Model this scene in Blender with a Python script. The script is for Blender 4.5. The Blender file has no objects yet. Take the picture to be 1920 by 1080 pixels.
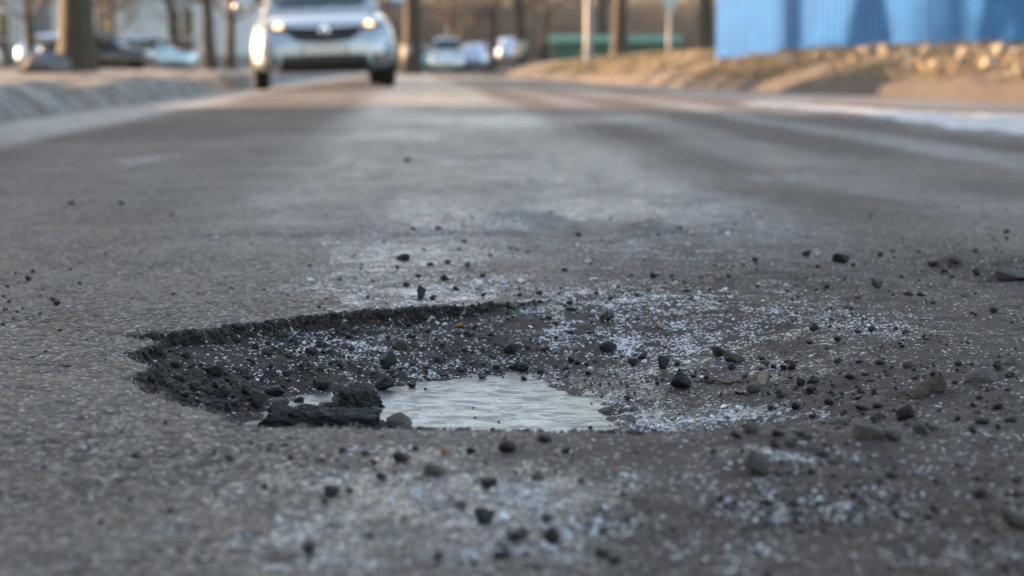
import bpy, bmesh, math, random
import numpy as np
from mathutils import Vector, Matrix

# ------------------------------------------------------------------ camera, sky, sun, exposure
SC = bpy.context.scene
COL = SC.collection
FPX = 3733.0            # focal length in pixels of the 1920 px wide photograph (70 mm on 36 mm)
CAMH = 0.28
HOR = 126.0             # horizon row
PITCH = math.atan((540 - HOR) / FPX)
cam = bpy.data.cameras.new('camera')
cam_o = bpy.data.objects.new('camera', cam)
COL.objects.link(cam_o)
cam_o.location = (0, 0, CAMH)
cam_o.rotation_euler = (math.pi / 2 - PITCH, 0, 0)
cam.sensor_width = 36
cam.lens = 70
cam.clip_start = 0.05
cam.clip_end = 8000
cam.dof.use_dof = True
cam.dof.focus_distance = 2.03
cam.dof.aperture_fstop = 6.2
cam.dof.aperture_blades = 9
SC.camera = cam_o

SUN_EL, SUN_AZ = math.radians(9.5), math.radians(-62)
world = bpy.data.worlds.new('World')
SC.world = world
world.use_nodes = True
_n = world.node_tree
_sky = _n.nodes.new('ShaderNodeTexSky')
_sky.sky_type = 'NISHITA'
_sky.sun_disc = False
_sky.sun_elevation = SUN_EL
_sky.sun_rotation = SUN_AZ
_sky.air_density = 1.0
_sky.dust_density = 1.6
_sky.ozone_density = 0.4
_n.links.new(_sky.outputs[0], _n.nodes['Background'].inputs[0])
_n.nodes['Background'].inputs[1].default_value = 0.15
sun = bpy.data.lights.new('sun', 'SUN')
sun.energy = 4.6
sun.angle = math.radians(0.55)
sun.color = (1.0, 0.68, 0.40)
sun_o = bpy.data.objects.new('sun', sun)
COL.objects.link(sun_o)
to_sun = Vector((math.sin(SUN_AZ) * math.cos(SUN_EL), math.cos(SUN_AZ) * math.cos(SUN_EL), math.sin(SUN_EL)))
sun_o.rotation_euler = to_sun.to_track_quat('Z', 'Y').to_euler()
SC.view_settings.view_transform = 'Standard'
SC.view_settings.look = 'None'
SC.view_settings.gamma = 1
SC.view_settings.exposure = 2.45
SC.view_settings.use_white_balance = True      # set for open shade, as the photograph was
SC.view_settings.white_balance_temperature = 6800
SC.view_settings.white_balance_tint = 16
SC.cycles.use_denoising = True
SC.cycles.max_bounces = 6

RNG = np.random.default_rng(7)
random.seed(7)

# ------------------------------------------------------------------ helpers
def ray(px, py):
    dx, dz = (px - 960) / FPX, (540 - py) / FPX
    c, s = math.cos(PITCH), math.sin(PITCH)
    return dx, c + dz * s, -s + dz * c

def G(px, py, z=0.0):
    """point of the photograph on the level z"""
    dx, dy, dz = ray(px, py)
    t = (z - CAMH) / dz
    return (dx * t, dy * t)

def P(px, py, Y):
    dx, dy, dz = ray(px, py)
    t = Y / dy
    return Vector((dx * t, Y, CAMH + dz * t))

def _hash(ix, iy, seed):
    h = (ix.astype(np.int64) * 374761393 + iy.astype(np.int64) * 668265263 + seed * 974634599) & 0xFFFFFFFF
    h = ((h ^ (h >> 13)) * 1274126177) & 0xFFFFFFFF
    h = (h ^ (h >> 16)) & 0xFFFFFFFF
    return h.astype(np.float64) / 4294967295.0

def vnoise(x, y, seed=0):
    ix, iy = np.floor(x), np.floor(y)
    fx, fy = x - ix, y - iy
    fx, fy = fx * fx * (3 - 2 * fx), fy * fy * (3 - 2 * fy)
    a, b = _hash(ix, iy, seed), _hash(ix + 1, iy, seed)
    c, d = _hash(ix, iy + 1, seed), _hash(ix + 1, iy + 1, seed)
    return (a + (b - a) * fx) * (1 - fy) + (c + (d - c) * fx) * fy

def fbm(x, y, seed=0, oct=4):
    s, a, t = 0, 0.5, 0
    for i in range(oct):
        s = s + a * vnoise(x * 2 ** i + 17 * i, y * 2 ** i - 9 * i, seed + i)
        t += a
        a *= 0.5
    return s / t - 0.5

def sstep(a, b, x):
    t = np.clip((x - a) / (b - a), 0, 1)
    return t * t * (3 - 2 * t)

def sdist(X, Y, poly):
    """signed distance to a polygon, positive inside"""
    n = len(poly)
    d2 = np.full(X.shape, 1e9)
    ins = np.zeros(X.shape, bool)
    for i in range(n):
        ax, ay = poly[i]
        bx, by = poly[(i + 1) % n]
        ex, ey = bx - ax, by - ay
        wx, wy = X - ax, Y - ay
        t = np.clip((wx * ex + wy * ey) / (ex * ex + ey * ey + 1e-12), 0, 1)
        d2 = np.minimum(d2, (wx - ex * t) ** 2 + (wy - ey * t) ** 2)
        cond = (ay > Y) != (by > Y)
        with np.errstate(divide='ignore', invalid='ignore'):
            xi = ax + (Y - ay) * ex / (ey if ey != 0 else 1e-12)
        ins ^= cond & (X < xi)
    d = np.sqrt(d2)
    return np.where(ins, d, -d)

def polydist(X, Y, line):
    d2 = np.full(X.shape, 1e12)
    sg = np.ones(X.shape)
    for i in range(len(line) - 1):
        ax, ay = line[i]
        bx, by = line[i + 1]
        ex, ey = bx - ax, by - ay
        wx, wy = X - ax, Y - ay
        t = np.clip((wx * ex + wy * ey) / (ex * ex + ey * ey), 0, 1)
        q = (wx - ex * t) ** 2 + (wy - ey * t) ** 2
        side = np.where(ex * wy - ey * wx < 0, 1.0, -1.0)
        m = q < d2
        sg = np.where(m, side, sg)
        d2 = np.minimum(d2, q)
    return np.sqrt(d2) * sg

# ---- materials
class NB:
    """little node builder"""
    def __init__(s, name):
        s.m = bpy.data.materials.new(name)
        s.m.use_nodes = True
        s.t = s.m.node_tree
        s.b = s.t.nodes['Principled BSDF']
    def n(s, typ, **kw):
        x = s.t.nodes.new(typ)
        for k, v in kw.items():
            setattr(x, k, v)
        return x
    def l(s, a, b):
        s.t.links.new(a, b)
    def pos(s):
        return s.n('ShaderNodeNewGeometry').outputs['Position']
    def objc(s):
        return s.n('ShaderNodeTexCoord').outputs['Object']
    def noise(s, scale, detail=4, rough=0.6, vec=None):
        x = s.n('ShaderNodeTexNoise')
        x.inputs['Scale'].default_value = scale
        x.inputs['Detail'].default_value = detail
        x.inputs['Roughness'].default_value = rough
        if vec is not None:
            s.l(vec, x.inputs['Vector'])
        return x.outputs['Fac']
    def voro(s, scale, vec=None, out='Distance'):
        x = s.n('ShaderNodeTexVoronoi')
        x.inputs['Scale'].default_value = scale
        if vec is not None:
            s.l(vec, x.inputs['Vector'])
        return x.outputs[out]
    def ramp(s, fac, stops):
        x = s.n('ShaderNodeValToRGB')
        e = x.color_ramp.elements
        while len(e) < len(stops):
            e.new(0.5)
        for k, (p, c) in zip(e, stops):
            k.position = p
            k.color = (c, c, c, 1) if not isinstance(c, tuple) else (*c, 1)
        s.l(fac, x.inputs[0])
        return x.outputs[0]
    def math(s, op, a, b=None, clamp=False):
        x = s.n('ShaderNodeMath', operation=op)
        x.use_clamp = clamp
        for i, v in enumerate((a, b)):
            if v is None:
                continue
            if isinstance(v, (int, float)):
                x.inputs[i].default_value = v
            else:
                s.l(v, x.inputs[i])
        return x.outputs[0]
    def mix(s, fac, a, b):
        x = s.n('ShaderNodeMix', data_type='RGBA')
        for i, v in ((0, fac), (6, a), (7, b)):
            if isinstance(v, (int, float)):
                x.inputs[i].default_value = v
            elif isinstance(v, tuple):
                x.inputs[i].default_value = (*v, 1)
            else:
                s.l(v, x.inputs[i])
        return x.outputs[2]
    def mixf(s, fac, a, b):
        x = s.n('ShaderNodeMix', data_type='FLOAT')
        for i, v in ((0, fac), (2, a), (3, b)):
            if isinstance(v, (int, float)):
                x.inputs[i].default_value = v
            else:
                s.l(v, x.inputs[i])
        return x.outputs[0]
    def attr(s, name):
        return s.n('ShaderNodeAttribute', attribute_name=name).outputs['Fac']
    def bump(s, height, strength, dist, normal=None):
        x = s.n('ShaderNodeBump')
        x.inputs['Strength'].default_value = strength
        x.inputs['Distance'].default_value = dist
        s.l(height, x.inputs['Height'])
        if normal is not None:
            s.l(normal, x.inputs['Normal'])
        return x.outputs[0]
    def set(s, **kw):
        for k, v in kw.items():
            i = s.b.inputs[k.replace('_', ' ')]
            if isinstance(v, (int, float)):
                i.default_value = v
            elif isinstance(v, tuple):
                i.default_value = (*v, 1) if i.type == 'RGBA' else v
            else:
                s.l(v, i)
        return s

MATS = {}
def simple(name, col, rough=0.6, metal=0.0, var=0.25, scale=8.0, bump=0.0, bdist=0.01, coat=0.0, spec=0.5):
    b = NB(name)
    oc = b.objc()
    nz = b.noise(scale, 5, 0.6, oc)
    c1 = tuple(max(0, c * (1 - var)) for c in col)
    c2 = tuple(min(1, c * (1 + var)) for c in col)
    b.set(Base_Color=b.mix(b.ramp(nz, [(0.3, 0.0), (0.7, 1.0)]), c1, c2), Roughness=rough, Metallic=metal)
    b.b.inputs['Coat Weight'].default_value = coat
    b.b.inputs['Coat Roughness'].default_value = 0.05
    b.b.inputs['Specular IOR Level'].default_value = spec
    if bump:
        b.set(Normal=b.bump(b.noise(scale * 4, 5, 0.65, oc), bump, bdist))
    MATS[name] = b.m
    return b.m

def emis(name, col, strength):
    b = NB(name)
    b.set(Base_Color=(0.8, 0.8, 0.8), Emission_Color=col, Emission_Strength=strength)
    MATS[name] = b.m
    return b.m

# ---- objects
def link(o, parent=None):
    COL.objects.link(o)
    if parent is not None:
        o.parent = parent
    return o

def mesh_np(name, V, F, smooth=False):
    me = bpy.data.meshes.new(name)
    V = np.asarray(V, np.float32).reshape(-1, 3)
    F = np.asarray(F, np.int32)
    k = F.shape[1]
    me.vertices.add(len(V))
    me.vertices.foreach_set('co', V.ravel())
    me.loops.add(F.size)
    me.loops.foreach_set('vertex_index', F.ravel())
    me.polygons.add(len(F))
    me.polygons.foreach_set('loop_start', np.arange(0, F.size, k, dtype=np.int32))
    me.polygons.foreach_set('use_smooth', np.full(len(F), smooth))
    me.update(calc_edges=True)
    return me

def mesh_bm(name, bm, smooth=False):
    me = bpy.data.meshes.new(name)
    bm.normal_update()
    bm.to_mesh(me)
    bm.free()
    if smooth:
        me.polygons.foreach_set('use_smooth', np.full(len(me.polygons), True))
    return me

def obj(name, me, mat=None, parent=None, loc=(0, 0, 0), rot=(0, 0, 0), scale=(1, 1, 1)):
    o = bpy.data.objects.new(name, me)
    o.location, o.rotation_euler, o.scale = loc, rot, scale
    if mat is not None and me is not None and len(me.materials) == 0:
        me.materials.append(mat)
    return link(o, parent)

def empty(name, loc=(0, 0, 0), rotz=0):
    o = bpy.data.objects.new(name, None)
    o.location, o.rotation_euler = loc, (0, 0, rotz)
    o.empty_display_size = 0.1
    return link(o)

def tag(o, label=None, cat=None, group=None, kind=None):
    for k, v in (('label', label), ('category', cat), ('group', group), ('kind', kind)):
        if v:
            o[k] = v
    return o

def copy_tree(o, parent=None):
    kids = list(o.children)
    c = o.copy()
    COL.objects.link(c)
    c.parent = parent
    for k in kids:
        copy_tree(k, c)
    return c

def add_box(bm, x0, x1, y0, y1, z0, z1, bevel=0.0):
    vs = [bm.verts.new(p) for p in ((x0, y0, z0), (x1, y0, z0), (x1, y1, z0), (x0, y1, z0),
                                    (x0, y0, z1), (x1, y0, z1), (x1, y1, z1), (x0, y1, z1))]
    fs = [bm.faces.new([vs[i] for i in q]) for q in ((0, 3, 2, 1), (4, 5, 6, 7), (0, 1, 5, 4), (1, 2, 6, 5), (2, 3, 7, 6), (3, 0, 4, 7))]
    if bevel:
        es = list({e for f in fs for e in f.edges})
        bmesh.ops.bevel(bm, geom=es, offset=bevel, segments=2, affect='EDGES', profile=0.6)

def box_mesh(name, x0, x1, y0, y1, z0, z1, bevel=0.0):
    bm = bmesh.new()
    add_box(bm, x0, x1, y0, y1, z0, z1, bevel)
    return mesh_bm(name, bm)

def lathe(bm, prof, n=24, axis='z', c=(0, 0, 0)):
    rings = []
    for r, h in prof:
        ring = []
        for i in range(n):
            a = 2 * math.pi * i / n
            p = (r * math.cos(a), r * math.sin(a), h)
            if axis == 'x':
                p = (h, r * math.cos(a), r * math.sin(a))
            if axis == 'y':
                p = (r * math.cos(a), h, r * math.sin(a))
            ring.append(bm.verts.new((p[0] + c[0], p[1] + c[1], p[2] + c[2])))
        rings.append(ring)
    for a, b in zip(rings[:-1], rings[1:]):
        for i in range(n):
            j = (i + 1) % n
            bm.faces.new((a[i], a[j], b[j], b[i]))
    bm.faces.new(rings[0][::-1])
    bm.faces.new(rings[-1])
    bmesh.ops.recalc_face_normals(bm, faces=bm.faces)

# ================================================================== THE GROUND
VPS = (960 - 760) / FPX         # the road runs 3 degrees to the left of the view
CROSS = lambda X, Y: X + VPS * Y

# outline of the pothole (level of the road)
RIM_PX = [(238, 626), (285, 622), (330, 619), (420, 611), (470, 603), (520, 596), (570, 591), (620, 586), (680, 581), (740, 577), (800, 574), (860, 571),
          (920, 567), (965, 565), (1060, 556), (1180, 551), (1350, 560), (1520, 578), (1700, 610), (1850, 650),
          (1990, 705), (2040, 760), (1990, 800), (1850, 822), (1700, 826), (1560, 822), (1400, 814), (1280, 812), (1200, 810),
          (1100, 808), (1000, 807), (900, 803), (800, 801), (700, 800), (600, 799), (500, 798), (445, 790), (405, 772), (360, 757), (318, 741), (285, 733), (262, 722), (247, 710),
          (262, 697), (278, 686), (262, 672), (246, 662), (268, 650), (298, 641), (268, 633)]
ICE_PX = [(440, 840), (446, 790), (480, 762), (560, 740), (640, 733), (720, 722), (800, 712), (880, 704), (930, 701), (1000, 698), (1060, 702), (1020, 711), (1062, 722), (1085, 734),
          (1112, 744), (1128, 758), (1150, 770), (1158, 786), (1178, 802), (1190, 830), (1000, 850), (700, 850)]
ICEZ = -0.046

def densify(poly, step, amp, seed):
    out = []
    n = len(poly)
    k = 0
    r = np.random.default_rng(seed)
    for i in range(n):
        a, b = np.array(poly[i]), np.array(poly[(i + 1) % n])
        L = np.linalg.norm(b - a)
        m = max(1, int(L / step))
        nrm = np.array([-(b - a)[1], (b - a)[0]]) / (L + 1e-9)
        for j in range(m):
            p = a + (b - a) * j / m + nrm * r.normal(0, amp)
            out.append(tuple(p))
    return out

RIM = densify([G(*p) for p in RIM_PX], 0.013, 0.0042, 3)
ICE = densify([G(p[0], p[1], ICEZ) for p in ICE_PX], 0.012, 0.008, 5)

def blob(X, Y, px, py, rx, ry, seed=0, warp=0.5):
    cx, cy = G(px, py, -.032 if (660 < py < 802 and 300 < px < 1750) else -.014 if (590 < py <= 660 and 300 < px < 1500) else 0)
    sx, sy = rx * cy / FPX, ry * cy * cy / (FPX * CAMH)
    k = 1.0 / max(sx, 1e-3)
    q0 = np.sqrt(((X - cx) / sx) ** 2 + ((Y - cy) / sy) ** 2)
    out = np.zeros(X.shape)
    m = q0 < 1.65 * (1 + warp)
    w = 1 + warp * 2 * fbm(X[m] * k * 1.7, Y[m] * k * 0.9, 100 + seed, 3)
    out[m] = 1 - sstep(0.2, 1.65, q0[m] / w)
    return out

FROST_AND_SHEEN = [(1200, 600, 130, 40, 1.0), (1115, 758, 50, 30, .9), (1060, 735, 50, 16, .8), (970, 420, 70, 14, .75), (520, 900, 110, 40, .4), (640, 1000, 160, 60, .55), (900, 1040, 200, 40, .5), (1150, 905, 130, 30, .45), (700, 850, 160, 18, .4), (1350, 900, 130, 25, .35), (1750, 1030, 160, 40, .35), (1380, 1040, 140, 30, .35), (1210, 605, 240, 52, 1.0), (820, 632, 260, 36, .62), (600, 640, 170, 34, .5), (1300, 782, 190, 26, 1.0), (1180, 745, 120, 30, .6), (700, 640, 330, 30, .7), (480, 660, 120, 26, .5), (1620, 605, 130, 28, .62), (1500, 560, 60, 40, .5),  # the blob on the raised lump paints its pale highlight
         (760, 930, 300, 75, .5), (960, 925, 160, 26, 1.0), (860, 960, 120, 30, .8), (560, 1030, 140, 45, .6), (1080, 1000, 200, 60, .5), (1560, 955, 260, 45, .42), (1480, 868, 140, 10, .7),
         (1100, 395, 170, 26, .6), (830, 405, 110, 40, .7), (790, 545, 190, 30, .98), (770, 475, 160, 42, .8), (1440, 335, 100, 9, .6),  # behind the hole the pale grains also stand in for wet sheen
         (1180, 470, 200, 35, .4), (1250, 640, 160, 30, .7), (1880, 822, 90, 9, .7), (265, 301, 55, 9, .85), (1330, 410, 200, 40, .32),
         (1020, 320, 180, 25, .35), (870, 225, 120, 40, .3), (1000, 665, 160, 20, .45), (1480, 215, 120, 14, .5)]
WET = [(1150, 720, 160, 20, .9), (1250, 770, 180, 26, .8), (1450, 720, 260, 26, .5), (780, 545, 190, 42, .55), (770, 480, 170, 45, .5), (820, 395, 120, 40, .5), (1120, 390, 180, 30, .6), (800, 930, 330, 85, .75), (960, 925, 200, 30, .9),
       (600, 1040, 160, 60, .5), (1060, 700, 160, 22, .8), (1300, 690, 240, 16, .5), (1600, 680, 250, 16, .45), (1020, 300, 230, 60, .35), (1480, 865, 150, 14, .6)]
SOIL = [(1500, 500, 560, 130, 1.0), (1560, 700, 620, 220, 1.0), (1650, 960, 620, 190, 1.0), (1120, 440, 220, 40, .9), (1250, 850, 420, 70, .75), (1050, 640, 480, 60, .9), (1500, 380, 420, 60, .6), (850, 840, 420, 40, .45)]

def surface(X, Y):
    """height and surface masks of the roadway"""
    n = len(X)
    z = np.zeros(n)
    frost, wet, soil, hole = np.zeros(n), np.zeros(n), np.zeros(n), np.zeros(n)
    u = CROSS(X, Y)
    # camber far away, gentle undulation
    z += sstep(5, 16, Y) * 0.05 * (1 - np.clip((u - 0.4) / 2.4, -1.3, 1.3) ** 2)
    z += 0.020 * sstep(4.5, 14, Y) * fbm(X * 0.55, Y * 0.28, 2, 3)
    z += 0.010 * fbm(X * 1.9, Y * 1.1, 4, 3) * sstep(0.8, 1.6, Y)
    near = (Y > 0.6) & (Y < 7.0) & (np.abs(X) < 2.4)
    x, y = X[near], Y[near]
    zz = np.zeros(len(x))
    fr, we, so = np.zeros(len(x)), np.zeros(len(x)), np.zeros(len(x))
    for i, (a, b, c, d, s) in enumerate(SOIL):
        so = np.maximum(so, s * blob(x, y, a, b, c, d, 300 + i, 0.35))
    for i, (a, b, c, d, s) in enumerate(FROST_AND_SHEEN):
        fr = np.maximum(fr, s * blob(x, y, a, b, c, d, i, 0.6))
    for i, (a, b, c, d, s) in enumerate(WET):
        we = np.maximum(we, s * blob(x, y, a, b, c, d, 200 + i, 0.5))
    # coarse relief
    clod = np.maximum(0, fbm(x * 26, y * 26, 31, 4))
    zz += so * (0.010 * fbm(x * 11, y * 9, 12, 4) + 0.012 * clod + 0.0035 * fbm(x * 75, y * 60, 14, 3))
    zz += (1 - so) * (0.0020 * fbm(x * 60, y * 60, 21, 3) + 0.004 * fbm(x * 9, y * 9, 22, 3))
    # worn pits in the old asphalt
    zz -= (1 - so) * 0.0022 * sstep(0.12, 0.3, fbm(x * 45, y * 45, 51, 2))
    zz += (0.0018 - .0011 * so) * fbm(x * 170, y * 170, 61, 2)
    # joint behind the hole, lumps
    jy = 3.34 + 0.03 * fbm(x * 4, y * 0, 71, 3) + 0.03 * x
    jm = sstep(-0.62, -0.5, x) * (1 - sstep(0.0, 0.06, x))
    zz -= 0.006 * np.exp(-((y - jy) / 0.014) ** 2) * jm * sstep(-.25, .1, fbm(x * 6, y * 0, 73, 3))
    zz += 0.003 * sstep(0, 0.02, y - jy) * (1 - sstep(0.02, 0.6, y - jy)) * jm
    for a, b, rx, ry, hh in ((980, 415, .085, .10, .022), (1230, 432, .06, .08, .014), (1880, 508, .12, .1, .02), (1800, 486, .10, .10, .012), (1000, 340, .2, .3, .012), (1500, 520, .15, .2, .008),
                             (1420, 868, .03, .03, .007), (1500, 835, .12, .05, .008)):
        cx, cy = G(a, b)
        zz += hh * np.exp(-((x - cx) / rx) ** 2 - ((y - cy) / ry) ** 2) * (1 + 1.2 * fbm(x * 20, y * 20, 81, 3))
    # the hole
    hm = (y > 1.3) & (y < 2.75) & (x > -0.6) & (x < 0.75)
    hx, hy = x[hm], y[hm]
    d = sdist(hx, hy, RIM)
    di = -sdist(hx, hy, ICE)
    shift = 0.14 + (0.0 - 0.14) * sstep(1.6, 2.3, hy)
    crisp = 1 - sstep(-0.10, 0.09, hx - shift)
    t = np.clip(di, 0, None) / (np.clip(di, 0, None) + np.clip(d, 0, None) + 1e-4)
    prof = crisp * t ** 0.85 + (1 - crisp) * sstep(0, 1, t ** 0.85)
    wall = 0.016 * crisp
    # the left slope is crumbled and lower, the wall at the back stands upright
    zin = ICEZ + (-ICEZ - wall) * prof
    zin = np.where(di < 0, ICEZ - 0.014 * sstep(0, 0.04, -di), zin)
    e = sstep(0, 0.007, d)
    rough = (0.010 * fbm(hx * 38, hy * 38, 91, 4) + 0.008 * np.maximum(0, fbm(hx * 70, hy * 70, 95, 3))) * sstep(0.0, 0.03, d) * (0.35 + 0.65 * crisp)
    rough *= np.where(di < 0.0, 0.3, 1)
    rough += 0.006 * fbm(hx * 55, hy * 30, 97, 3) * np.exp(-np.clip(di, 0, None) / .05) * (di > -.012)
    zz[hm] = np.where(d > 0, zz[hm] * (1 - 0.6 * e) + zin * e + rough, zz[hm] - 0.003 * np.exp(-np.abs(d) / 0.012) * crisp)
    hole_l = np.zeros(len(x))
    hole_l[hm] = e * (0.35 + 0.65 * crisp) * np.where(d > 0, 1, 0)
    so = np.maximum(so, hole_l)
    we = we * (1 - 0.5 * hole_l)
    z[near] += zz
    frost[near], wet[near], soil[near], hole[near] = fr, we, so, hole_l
    # far: worn, wet and salted bands along the road
    far = sstep(3.0, 5.0, Y)
    uu = u + 0.12 * fbm(X * 1.2, Y * 0.25, 111, 3)
    def band(a, b, e):
        return sstep(a - e, a + e, uu) * (1 - sstep(b - e, b + e, uu))
    salt = 0.9 * band(-2.1, -1.42, .10) + 0.85 * band(-0.30, 0.72, .16) + 0.6 * band(1.68, 1.95, .08) + 0.4 * band(1.0, 1.3, .1) + 0.55 * sstep(2.5, 3.4, uu)
    salt = salt * sstep(2.2, 4.0, Y) * (0.75 + 0.9 * fbm(X * 2.2, Y * 0.6, 121, 4))
    salt += 0.35 * sstep(0.05, 0.3, fbm(X * 1.3, Y * 0.5, 131, 4)) * far
    soil = np.maximum(soil, far * np.clip(.62 + 1.3 * fbm(X * 0.9, Y * 0.35, 141, 4) - .5 * salt, 0, 1))
    # right-hand snowy apron
    sn = sstep(0.0, 0.35, u - 2.3 - 1.3 * fbm(X * 0.9, Y * 0.45, 151, 4)) * sstep(6, 7.5, Y) * (1 - sstep(13, 16, Y)) * sstep(-0.12, 0.10, fbm(X * 1.1 + 3, Y * 0.5, 161, 5) + 0.05) * (.85 + .9 * fbm(X * 5, Y * 2.2, 163, 3))
    frost = np.maximum(frost, np.clip(2.6 * sn, 0, 1.7))
    z += 0.03 * sn
    wet = np.maximum(wet, 0.7 * salt * far)
    return z, frost, wet, soil, np.clip(salt, 0, 1), hole

# ---- the roadway sheet: fine near the hole, coarser with distance
rows = [1045.24 / (y - HOR) for y in np.arange(1290, 470, -1.5)]
rows += [1045.24 / (y - HOR) for y in np.arange(470, 200, -2.0)] + [1045.24 / (y - HOR) for y in np.arange(200, 134, -1.6)]
rows = [-40, -20, -10, -5, -2, 0, 0.35, 0.6, 0.75] + rows + [150, 190, 260]
rows = np.array(rows, float)
sd = np.arange(-0.302, 0.3021, 0.00062)
so_ = np.array([.33, .4, .5, .65, .85, 1.1, 1.5, 2, 3, 4.5, 7, 12])
cols = np.concatenate([-so_[::-1], sd, so_])
SS, YY = np.meshgrid(cols, rows)
XX = SS * np.maximum(YY, 0.6)
Xf, Yf = XX.ravel(), YY.ravel()
Zf, a_fr, a_we, a_so, a_sa, a_ho = surface(Xf, Yf)
nr, nc = XX.shape
idx = np.arange(nr * nc).reshape(nr, nc)
quads = np.stack([idx[:-1, :-1], idx[:-1, 1:], idx[1:, 1:], idx[1:, :-1]], -1).reshape(-1, 4)
uf = CROSS(Xf, Yf)
inb = (uf > -3.3) & (uf < 9)
quads = quads[inb[quads].any(1)]
used = np.zeros(nr * nc, bool)
used[quads] = True
remap = np.cumsum(used) - 1
road_me = mesh_np('road', np.stack([Xf, Yf, Zf], 1)[used], remap[quads], smooth=True)
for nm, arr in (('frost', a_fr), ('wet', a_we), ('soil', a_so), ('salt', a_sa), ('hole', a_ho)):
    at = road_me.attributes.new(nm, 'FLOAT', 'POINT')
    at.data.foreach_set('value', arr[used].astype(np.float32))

_GRID = [a.reshape(nr, nc) for a in (Zf, a_fr, a_we, a_so, a_sa, a_ho)]
def lookup(x, y, chans=6):
    """the surface fields read back from the sheet"""
    x, y = np.atleast_1d(np.asarray(x, float)), np.atleast_1d(np.asarray(y, float))
    s_ = x / np.maximum(y, 0.6)
    r = np.clip(np.searchsorted(rows, y) - 1, 0, nr - 2)
    c = np.clip(np.searchsorted(cols, s_) - 1, 0, nc - 2)
    fr_ = np.clip((y - rows[r]) / (rows[r + 1] - rows[r]), 0, 1)
    fc_ = np.clip((s_ - cols[c]) / (cols[c + 1] - cols[c]), 0, 1)
    out = []
    for g in _GRID[:chans]:
        out.append((g[r, c] * (1 - fc_) + g[r, c + 1] * fc_) * (1 - fr_) + (g[r + 1, c] * (1 - fc_) + g[r + 1, c + 1] * fc_) * fr_)
    return out

def hgt(x, y):
    return lookup(x, y, 1)[0]

def hit(px, py):
    """where the line of sight of a pixel meets the road surface"""
    dx, dy, dz = ray(px, py)
    ts = np.linspace(0.95, 1.35, 160) * (0.26 / -dz)
    zr = CAMH + dz * ts
    h = hgt(dx * ts, dy * ts)
    k = np.argmax(zr <= np.maximum(h, ICEZ_FLOOR(dx * ts, dy * ts)))
    t = ts[k] if (zr <= h).any() else CAMH / -dz
    return dx * t, dy * t

_icepoly = None
def ICEZ_FLOOR(x, y):
    m = sdist(np.asarray(x), np.asarray(y), ICE) > 0
    return np.where(m, ICEZ, -1)

# road material
b = NB('road_surface')
pos = b.pos()
fr, we, so, sa, ho = (b.attr(k) for k in ('frost', 'wet', 'soil', 'salt', 'hole'))
v1 = b.n('ShaderNodeTexVoronoi'); v1.inputs['Scale'].default_value = 150; b.l(pos, v1.inputs['Vector'])
v2 = b.n('ShaderNodeTexVoronoi'); v2.inputs['Scale'].default_value = 420; b.l(pos, v2.inputs['Vector'])
sep = b.n('ShaderNodeSeparateColor'); b.l(v1.outputs['Color'], sep.inputs[0])
agg = b.ramp(sep.outputs[0], [(0.0, (0.066, 0.055, 0.049)), (0.55, (0.145, 0.121, 0.106)), (0.85, (0.25, 0.21, 0.185)), (1.0, (0.42, 0.38, 0.35))])
n_big = b.noise(3.2, 6, 0.62, pos)
n_mid = b.noise(28, 6, 0.65, pos)
n_fin = b.noise(190, 5, 0.7, pos)
n_vf = b.noise(520, 3, 0.7, pos)
agg = b.mix(b.ramp(v1.outputs['Distance'], [(0.35, 0.0), (0.6, 0.8)]), agg, (0.020, 0.018, 0.017))
asph = b.mix(b.ramp(n_big, [(0.35, 0.0), (0.7, 0.6)]), agg, (0.21, 0.172, 0.145))
asph = b.mix(b.math('MULTIPLY', b.ramp(n_mid, [(0.45, 0.0), (0.7, 1.0)]), 0.35), asph, (0.05, 0.043, 0.039))
soilc = b.mix(b.ramp(n_mid, [(0.3, 0.0), (0.72, 1.0)]), (0.036, 0.028, 0.024), (0.082, 0.064, 0.055))
soilc = b.mix(b.math('MULTIPLY', b.ramp(n_fin, [(0.5, 0.0), (0.72, 1.0)]), 0.55), soilc, (0.095, 0.076, 0.066))
base = b.mix(b.ramp(b.math('ADD', so, b.math('MULTIPLY', b.math('SUBTRACT', n_mid, 0.5), 0.6)), [(0.35, 0.0), (0.65, 1.0)]), asph, soilc)
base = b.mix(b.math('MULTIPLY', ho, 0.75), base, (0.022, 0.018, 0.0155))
mpm = b.n('ShaderNodeMapping'); mpm.inputs['Scale'].default_value = (1.0, 0.45, 1.0); b.l(pos, mpm.inputs['Vector'])
mott = b.noise(7.0, 8, 0.72, mpm.outputs[0])
stain = b.noise(2.2, 7, 0.7, mpm.outputs[0])
base = b.mix(b.math('MULTIPLY', b.ramp(stain, [(0.50, 0.0), (0.62, 1.0)]), 0.5), base, (0.075, 0.057, 0.046))
sal2 = b.math('ADD', b.math('MULTIPLY', sa, b.ramp(mott, [(0.36, 0.25), (0.62, 1.25)])), b.math('MULTIPLY', b.math('SUBTRACT', 1.0, so), b.math('MULTIPLY', b.ramp(mott, [(0.52, 0.0), (0.70, 1.0)]), 0.30)))
saltf = b.math('MULTIPLY', sal2, b.ramp(n_fin, [(0.3, 0.35), (0.7, 1.0)]), True)
base = b.mix(b.math('MULTIPLY', saltf, 0.85), base, (0.33, 0.325, 0.32))
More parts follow.
